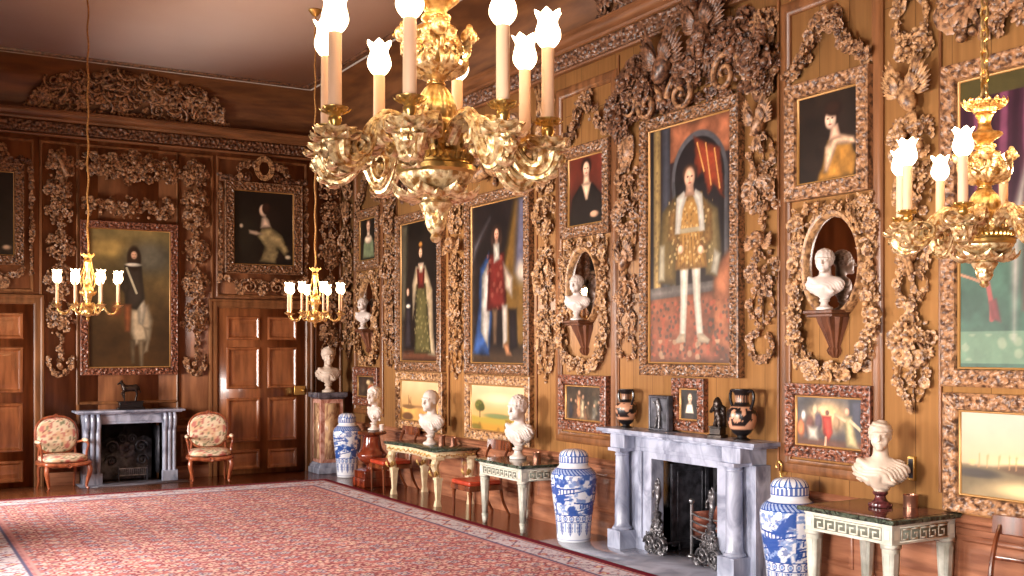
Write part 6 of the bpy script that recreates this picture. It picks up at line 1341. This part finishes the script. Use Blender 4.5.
def armchair(label, x, y, rz):
    e = empty('armchair', label, 'armchair', 'tapestry armchairs flanking the far fireplace', (x, y, 0), rz); m = M['walnut']
    def tap(V, s):
        n = fbm(V[:, 0] * 22 + s, V[:, 2] * 22 + V[:, 1] * 14, s, 4); n2 = fbm(V[:, 0] * 9 + 4 + s, V[:, 2] * 9 + V[:, 1] * 9, s + 3, 3); c = np.ones((len(V), 3)) * np.array(srgb(232, 212, 182))
        c[n2 > .58] = srgb(222, 186, 150); c[n > .63] = srgb(198, 124, 112); c[n < .33] = srgb(140, 138, 108); c[(n > .49) & (n < .5)] = srgb(150, 90, 80); return c
    # oval padded back, leaning
    lean = .16
    def pad(cx, cy, cz, rx, ry, rz_, name, seed, sq=2.6, M_=None):
        V, Q, T_ = BALL(60, 41); P = V.copy(); P = np.sign(P) * np.abs(P) ** (2 / sq * 1.0) if False else P
        k = (np.abs(V) ** sq).sum(1) ** (1 / sq); P = V / k[:, None]; P = P * np.array([rx, ry, rz_])
        if M_ is not None: P = xf(P, M_)
        P = P + np.array([cx, cy, cz]); mb = MB(); mb.add(P, Q, T_, tap(P, seed)); return mb.build(name, M['fabric'], e, angle=None)
    pad(0, .25, .735, .27, .05, .245, 'backrest', 2, 2.6, mat((0, 0, 0), (-lean, 0, 0)))
    pad(0, -.02, .43, .30, .28, .06, 'seat', 5, 3.2)
    mb = MB(); P = [(.285 * np.sign(math.cos(t)) * abs(math.cos(t)) ** .8, .262 - .0 + .16 * .255 * math.sin(t), .735 + .262 * np.sign(math.sin(t)) * abs(math.sin(t)) ** .85) for t in np.linspace(-PI / 2, 3 * PI / 2, 49)]
    P = [(x, .265 + (z - .735) * lean, z) for x, _, z in P]; mb.tube(P, .018, 8); mb.put(FLO, mat((0, .265 + .262 * lean - .01, 1.0), (0, 0, 0), .035)); mb.build('back_frame', m, e)
    for s_ in (-1, 1):
        mb = MB(); mb.tube(smooth_path([(s_ * .24, .22, .36), (s_ * .25, .23, .46), (s_ * .24, .225, .56)], 8), .018, 8); mb.build('back_post', m, e)
    mb = MB(); 
    P = smooth_path([(-.27, .22, .37), (-.31, 0, .365), (-.29, -.26, .37), (-.15, -.295, .355), (0, -.3, .345), (.15, -.295, .355), (.29, -.26, .37), (.31, 0, .365), (.27, .22, .37), (0, .24, .37), (-.27, .22, .37)], 60); mb.tube(P, .03, 8); mb.put(FLO, mat((0, -.32, .35), (0, 0, 0), .04)); mb.build('seat_rail', m, e)
    for s_ in (-1, 1):
        mb = MB(); mb.tube(smooth_path([(s_ * .27, -.25, .36), (s_ * .29, -.28, .27), (s_ * .265, -.26, .14), (s_ * .25, -.25, .05), (s_ * .27, -.275, .012)], 18), np.interp(np.linspace(0, 1, 18), [0, .3, .8, .93, 1], [.032, .034, .016, .015, .022]), 10); mb.build('leg', m, e)
        mb = MB(); mb.tube(smooth_path([(s_ * .24, .21, .36), (s_ * .25, .24, .22), (s_ * .24, .25, .1), (s_ * .25, .29, .0)], 14), np.linspace(.026, .015, 14), 8); mb.build('leg', m, e)
        mb = MB(); mb.tube(smooth_path([(s_ * .265, .26, .62), (s_ * .31, .12, .645), (s_ * .325, -.06, .635), (s_ * .32, -.12, .60), (s_ * .30, -.1, .5), (s_ * .295, -.12, .39)], 26), .017, 8); ar = mb.build('arm', m, e)
        P0 = BALL(20, 13); V = P0[0] * np.array([.035, .11, .028]) + np.array([s_ * .318, .02, .665]); mb = MB(); mb.add(V, P0[1], P0[2], tap(V, 7)); mb.build('arm_pad', M['fabric'], ar, angle=None)
armchair('tapestry armchair left of the far fireplace', 2.17, 16.12, .16)
armchair('tapestry armchair right of the far fireplace, beside the right hand door', 4.17, 15.95, -.18)
# ================================================================ chandeliers
def flame(e, x, y, z, s, par, lamp=True, n=24):
    """tulip glass shade, lit, with its bulb"""
    def md(r, zz, t):
        k = sstep(z + .06 * s, z + .115 * s, zz); return r * (1 + .10 * k * np.cos(6 * t)), zz + .008 * s * k * np.cos(6 * t)
    P = smooth_path([(.016, 0), (.031, .012), (.044, .036), (.043, .060), (.035, .084), (.035, .098), (.046, .120)], 16)
    mb = MB(); mb.lathe([(0.0, z)] + [(a * s, z + b_ * s) for a, b_ in P], n, (x, y, 0), mod=md, caps=False); mb.lathe([(a * s * .93, z + b_ * s) for a, b_ in P[::-1]], n, (x, y, 0), mod=md, caps=False)
    mb.ball((x, y, z + .05 * s), .016 * s, 8, 7, (1, 1, 1.8))
    o = mb.build('glass_shade', M['flame'], par, angle=None)
    return o
def lamp(e, x, y, z, w):
    ld = bpy.data.lights.new('candle_bulb', 'POINT'); ld.energy = w; ld.color = (1, .60, .27); ld.shadow_soft_size = .03
    lo = bpy.data.objects.new('candle_bulb', ld); col.objects.link(lo); lo.parent = e; lo.location = (x, y, z)
def chain(mb, z0, z1, s, step=.05):
    n = int((z1 - z0) / step)
    for i in range(n):
        z = z0 + (i + .5) * (z1 - z0) / n; a = (z1 - z0) / n * .66; th = np.linspace(0, 2 * PI, 13)
        P = [((.5 * a * math.sin(t) * (1 if i % 2 else 0)), (.5 * a * math.sin(t) * (0 if i % 2 else 1)), z + a * math.cos(t)) for t in th]; mb.tube(P, s, 5, caps=False)
def acan_ring(mb, r, z, n, size, tilt, fl=1, off=0.):
    for k in range(n):
        a = 2 * PI * (k + off) / n; M_ = np.array(Matrix.Rotation(a, 4, 'Z') @ Matrix.Translation((0, -r, z)) @ Matrix.Rotation(tilt, 4, 'X')) @ mat((0, 0, 0), (0, 0, 0), size); mb.put(LEAF2, M_)

def grand(label, x, y, zb, phi, group, zs=1.):
    """ormolu chandelier: pine finial, bowl, gadrooned neck, vase with winged heads, eight scrolled arms"""
    e = empty('ormolu_chandelier', label, 'chandelier', group, (x, y, zb)); g, gs = M['gold'], M['golds']
    def Z(v): return v * zs
    # bottom finial and bowl
    def gadr(n, a): return lambda r, z, t: (r * (1 + a * np.abs(np.cos(t * n / 2))), z)
    mb = MB(); mb.lathe([(r, Z(z)) for r, z in [(0, 0), (.012, .004), (.02, .018), (.014, .03), (.026, .045), (.036, .07), (.03, .09), (.044, .11), (.055, .135), (.042, .15), (0, .15)]], 24, mod=gadr(8, .12)); acan_ring(mb, .03, Z(.07), 6, .07, -.5); acan_ring(mb, .04, Z(.115), 8, .06, -.7); mb.build('pine_finial', gs, e, angle=50)
    mb = MB(); mb.lathe([(r, Z(z)) for r, z in [(0, .14), (.045, .145), (.05, .16), (.07, .175), (.105, .20), (.125, .225), (.125, .235), (0, .235)]], 48, mod=gadr(12, .03)); acan_ring(mb, .055, Z(.16), 8, .105, .95); acan_ring(mb, .06, Z(.165), 8, .08, 1.2, off=.5); mb.build('bowl', gs, e, angle=50)
    mb = MB(); mb.lathe([(r, Z(z)) for r, z in [(0, .235), (.13, .235), (.138, .245), (.138, .262), (.128, .268), (.118, .27), (.118, .285), (.105, .29), (0, .29)]], 64)
    for k in range(36): a = 2 * PI * k / 36; mb.ball((.124 * math.cos(a), .124 * math.sin(a), Z(.29)), .011, 6, 5, (1, 1, 1.3))
    mb.build('ring', M['brass'], e)
    mb = MB(); mb.lathe([(r, Z(z)) for r, z in [(0, .285), (.1, .285), (.1, .31), (.085, .33), (.088, .36), (.1, .39), (.098, .405), (.075, .415), (.07, .425), (0, .425)]], 48); bunchy = random.Random(3)
    for k in range(14): a = 2 * PI * k / 14; mb.put(LEAF2 if k % 2 else FLO, np.array(Matrix.Rotation(a, 4, 'Z') @ Matrix.Translation((0, -.085, Z(.33)))) @ mat((0, 0, 0), (0, 0, 0), .05))
    mb.build('arm_block', g, e)
    mb = MB(); mb.lathe([(r, Z(z)) for r, z in [(0, .42), (.065, .42), (.068, .44), (.066, .47), (.055, .505), (.036, .535), (.028, .545), (0, .545)]], 72, mod=gadr(16, .10)); mb.build('gadrooned_neck', g, e, angle=60)
    mb = MB(); mb.lathe([(r, Z(z)) for r, z in smooth_path([(0, .545), (.034, .548), (.03, .56), (.05, .58), (.072, .61), (.086, .65), (.088, .69), (.075, .72), (.06, .735), (.07, .745), (0, .75)], 40).clip(0, 9)], 40); vs = mb.build('vase', g, e)
    for k in range(4):
        a = phi + k * PI / 2 + .3; mb = MB(); M0 = np.array(Matrix.Rotation(a, 4, 'Z') @ Matrix.Translation((0, -.095, Z(.70)))); mm = MB(); mm.ball((0, -.02, .02), .03, 12, 9); mm.ball((0, -.05, .015), .007, 6, 5); [mm.ball((.026 * math.cos(q), -.02, .028 + .024 * math.sin(q)), .012, 7, 5) for q in np.linspace(-.3, PI + .3, 9)]; [mm.put(LEAF2, mat((k_ * .012, 0, -.01), (0, k_ * (1.2 + .5 * j_), 0), .055)) for k_ in (-1, 1) for j_ in range(3)]
        Q = np.concatenate(mm.Q); T_ = np.concatenate(mm.T) if mm.T else None; mb.add(xf(np.concatenate(mm.V), M0), Q, T_)
        for dy_, dz, s_ in ((.0, -.035, .034), (.015, -.085, .04)): mb.put(SCR, M0 @ mat((0, dy_, dz), (0, 0, PI / 2), (s_, s_ * 1.6, s_)))
        mb.build('winged_head', gs, vs, angle=50)
    for k in range(8):
        pass
    mb = MB(); acan_ring(mb, .05, Z(.575), 8, .09, .45); 
    for k in range(10): a = 2 * PI * k / 10; mb.put(FLO, np.array(Matrix.Rotation(a, 4, 'Z') @ Matrix.Translation((0, -.082, Z(.665)))) @ mat((0, 0, 0), (0, 0, 0), .028))
    mb.build('vase_leaves', gs, vs, angle=50)
    mb = MB(); mb.lathe([(r, Z(z)) for r, z in [(0, .745), (.04, .748), (.034, .76), (.05, .775), (.05, .785), (.034, .795), (.042, .81), (.066, .83), (.078, .84), (.076, .85), (.045, .858), (.032, .875), (.026, .9), (.03, .93), (.04, .95), (.03, .965), (0, .965)]], 48, mod=gadr(20, .05)); mb.build('fluted_cup', g, e, angle=50)
    mb = MB(); mb.lathe([(r, Z(z)) for r, z in [(0, .96), (.05, .965), (.056, .985), (.06, .99), (.085, 1.01), (.09, 1.02), (.06, 1.025), (0, 1.03)]], 32); acan_ring(mb, .062, Z(.985), 14, .045, .5); acan_ring(mb, .085, Z(1.0), 16, .035, .2); mb.build('crown', g, e, angle=50)
    # arms
    R_ = .39; za = .36
    def arm_parts():
        A = MB()
        P = smooth_path([(0, -.085, .34), (0, -.14, .40), (0, -.20, .415), (0, -.235, .37), (0, -.215, .325), (0, -.19, .345)], 30); A.tube([(a, b_, Z(c)) for a, b_, c in P], np.linspace(.024, .014, 30), 18, lob=9)
        P = smooth_path([(0, -.20, .41), (0, -.25, .37), (0, -.285, .29), (0, -.33, .245), (0, -.375, .255), (0, -R_, .305)], 30); A.tube([(a, b_, Z(c)) for a, b_, c in P], np.interp(np.linspace(0, 1, 30), [0, .5, .85, 1], [.018, .026, .038, .05]), 24, lob=12)
        A.put(SCR, mat((0, -.205, Z(.36)), (0, 0, PI / 2), (.055, .2, .055))); A.put(SCR, mat((0, -.315, Z(.30)), (0, 0, PI / 2), (-.05, .14, .05)))
        for (yy, zz, tl, s_) in ((-.12, .385, 1.0, .05), (-.17, .425, 1.4, .05), (-.225, .42, 2.2, .05), (-.26, .36, 2.6, .05), (-.285, .30, 2.3, .045), (-.31, .26, 1.8, .05), (-.345, .215, 1.4, .05), (-.385, .215, .7, .05), (-.425, .25, .1, .05), (-.40, .29, .5, .045)):
            for rz_ in (-.5, .5): A.put(LEAF2, np.array(Matrix.Translation((0, yy, Z(zz))) @ Matrix.Rotation(rz_, 4, 'Z') @ Matrix.Rotation(tl, 4, 'X')) @ mat((0, 0, 0), (0, 0, 0), s_))
        B = MB(); B.lathe([(a, Z(b_)) for a, b_ in [(0, .29), (.03, .295), (.04, .315), (.05, .33), (.066, .34), (.07, .347), (.03, .35), (0, .35)]], 24, (0, -R_, 0), mod=lambda r, z, t: (r * (1 + .08 * np.cos(8 * t)), z + .005 * np.cos(8 * t)))
        for k in range(8): B.put(LEAF2, np.array(Matrix.Translation((0, -R_, 0)) @ Matrix.Rotation(k * PI / 4, 4, 'Z') @ Matrix.Translation((0, -.034, Z(.315))) @ Matrix.Rotation(1.0, 4, 'X')) @ mat((0, 0, 0), (0, 0, 0), .055))
        S_ = MB(); S_.lathe([(a, Z(b_)) for a, b_ in [(0, .345), (.02, .347), (.016, .36), (.022, .37), (.022, .385), (.018, .39), (.03, .405), (.042, .412), (.044, .418), (.02, .42), (0, .42)]], 20, (0, -R_, 0)); 
        for k in range(8): S_.put(LEAF, np.array(Matrix.Translation((0, -R_, 0)) @ Matrix.Rotation(k * PI / 4 + .3, 4, 'Z') @ Matrix.Translation((0, -.024, Z(.40))) @ Matrix.Rotation(.9, 4, 'X')) @ mat((0, 0, 0), (0, 0, 0), .032))
        Cn = MB(); Cn.lathe([(0, Z(.415)), (.0225, Z(.415)), (.0215, Z(.66)), (0, Z(.66))], 16, (0, -R_, 0))
        return A, B, S_, Cn
    A, B, S_, Cn = arm_parts(); ma = A.mesh('arm', gs, True, 50); mbm = B.mesh('drip_pan', gs, True, 50); ms_ = S_.mesh('socket', M['brass'], True, 50); mc = Cn.mesh('candle', M['candle'], True, 50); mf = None
    for k in range(8):
        a = phi + k * PI / 4
        ao = bpy.data.objects.new('arm', ma); col.objects.link(ao); ao.parent = e; ao.rotation_euler = (0, 0, a)
        for nm, me in (('drip_pan', mbm), ('candle_socket', ms_), ('candle', mc)): o = bpy.data.objects.new(nm, me); col.objects.link(o); o.parent = ao
        if mf is None: o = flame(e, 0, -R_, Z(.66), 1.0, ao); mf = o.data
        else: o = bpy.data.objects.new('glass_shade', mf); col.objects.link(o); o.parent = ao
        lx, ly = R_ * math.sin(a), -R_ * math.cos(a); lamp(e, lx, ly, Z(.66) + .15, BULB_W)
    mb = MB(); chain(mb, Z(1.02), ZC - zb - .05, .0075); mb.build('chain', M['gold'], e)
    mb = MB(); mb.lathe([(0, ZC - zb - .08), (.03, ZC - zb - .07), (.09, ZC - zb - .01), (.09, ZC - zb), (0, ZC - zb)], 24); mb.build('ceiling_rose', M['brass'], e)
    return e
# the near one: its arms start 12 degrees from the line of sight
G3 = 'large ormolu chandeliers'
d0 = math.atan2(1.657, 3.352); grand('largest nearest gilt chandelier hanging over the rug', 1.657, 3.352, 2.317, -d0 - math.radians(12), G3)
d1 = math.atan2(4.51, 3.27); grand('gilt chandelier at the right edge, before the purple curtained painting', 4.51, 3.27, 2.24, -d1 - math.radians(13), G3, .86)

def small(label, x, y, zb, phi, n):
    e = empty('gilt_chandelier', label, 'chandelier', 'small gilt chandeliers at the far end', (x, y, zb)); g = M['gold']; R_ = .32
    mb = MB(); mb.lathe([(0, 0), (.01, .01), (.018, .03), (.012, .045), (.03, .06), (.05, .085), (.055, .11), (.05, .13), (.075, .145), (.08, .16), (.05, .175), (0, .18)], 24); acan_ring(mb, .03, .07, 6, .06, .9); mb.build('bowl', g, e)
    mb = MB(); mb.lathe([(0, .17), (.045, .175), (.03, .2), (.04, .24), (.055, .29), (.06, .33), (.045, .37), (.03, .39), (.035, .42), (.022, .46), (.016, .52), (.03, .6), (.035, .62), (.02, .64), (0, .64)], 24); acan_ring(mb, .05, .27, 6, .06, .3); mb.build('stem', g, e)
    mb = MB(); acan_ring(mb, .03, .68, 8, .05, .6); mb.lathe([(0, .66), (.045, .67), (.055, .69), (.045, .70), (0, .70)], 20)
    for k in range(4): a = k * PI / 2 + .4; mb.tube(smooth_path([(.07 * math.cos(a), .07 * math.sin(a), .36), (.085 * math.cos(a), .085 * math.sin(a), .45), (.05 * math.cos(a), .05 * math.sin(a), .56), (.035 * math.cos(a), .035 * math.sin(a), .68)], 10), .006, 6)
    mb.build('crown', g, e)
    A = MB(); A.tube(smooth_path([(0, -.06, .14), (0, -.12, .19), (0, -.17, .15), (0, -.22, .085), (0, -.285, .09), (0, -R_, .15)], 24), .0095, 7); A.put(SCR, mat((0, -.14, .14), (0, 0, PI / 2), .035)); A.put(LEAF2, mat((0, -.2, .11), (1.9, 0, 0), .05)); A.lathe([(0, .14), (.015, .145), (.045, .165), (.05, .172), (.015, .176), (.018, .2), (0, .2)], 14, (0, -R_, 0))
    ma = A.mesh('arm', g, True, 50); Cn = MB(); Cn.lathe([(0, .19), (.0145, .19), (.0145, .40), (0, .40)], 12, (0, -R_, 0)); mc = Cn.mesh('candle', M['candle'], True, 50); mf = None
    for k in range(n):
        a = phi + k * 2 * PI / n
        ao = bpy.data.objects.new('arm', ma); col.objects.link(ao); ao.parent = e; ao.rotation_euler = (0, 0, a); o = bpy.data.objects.new('candle', mc); col.objects.link(o); o.parent = ao
        if mf is None: mf = flame(e, 0, -R_, .40, 1.0, ao, n=18).data
        else: o = bpy.data.objects.new('glass_shade', mf); col.objects.link(o); o.parent = ao
        lamp(e, R_ * math.sin(a), -R_ * math.cos(a), .40 + .15, BULB_W)
    mb = MB(); P = [(.006 * math.sin(i * .9), .006 * math.cos(i * .9), .69 + i * (ZC - zb - .72) / 60) for i in range(61)]; mb.tube(P, .009, 6); mb.build('cord', M['cord'], e)
    mb = MB(); mb.lathe([(0, ZC - zb - .08), (.03, ZC - zb - .07), (.08, ZC - zb - .01), (.08, ZC - zb), (0, ZC - zb)], 24); mb.build('ceiling_rose', M['brass'], e)
small('small gilt chandelier hanging before the rider painting, the left of two', 1.85, 11.9, 2.235, -.154 - .38, 8)
small('small gilt chandelier hanging before the profile lady, the right of two', 4.4, 12.1, 2.2, -.35 + .3, 8)
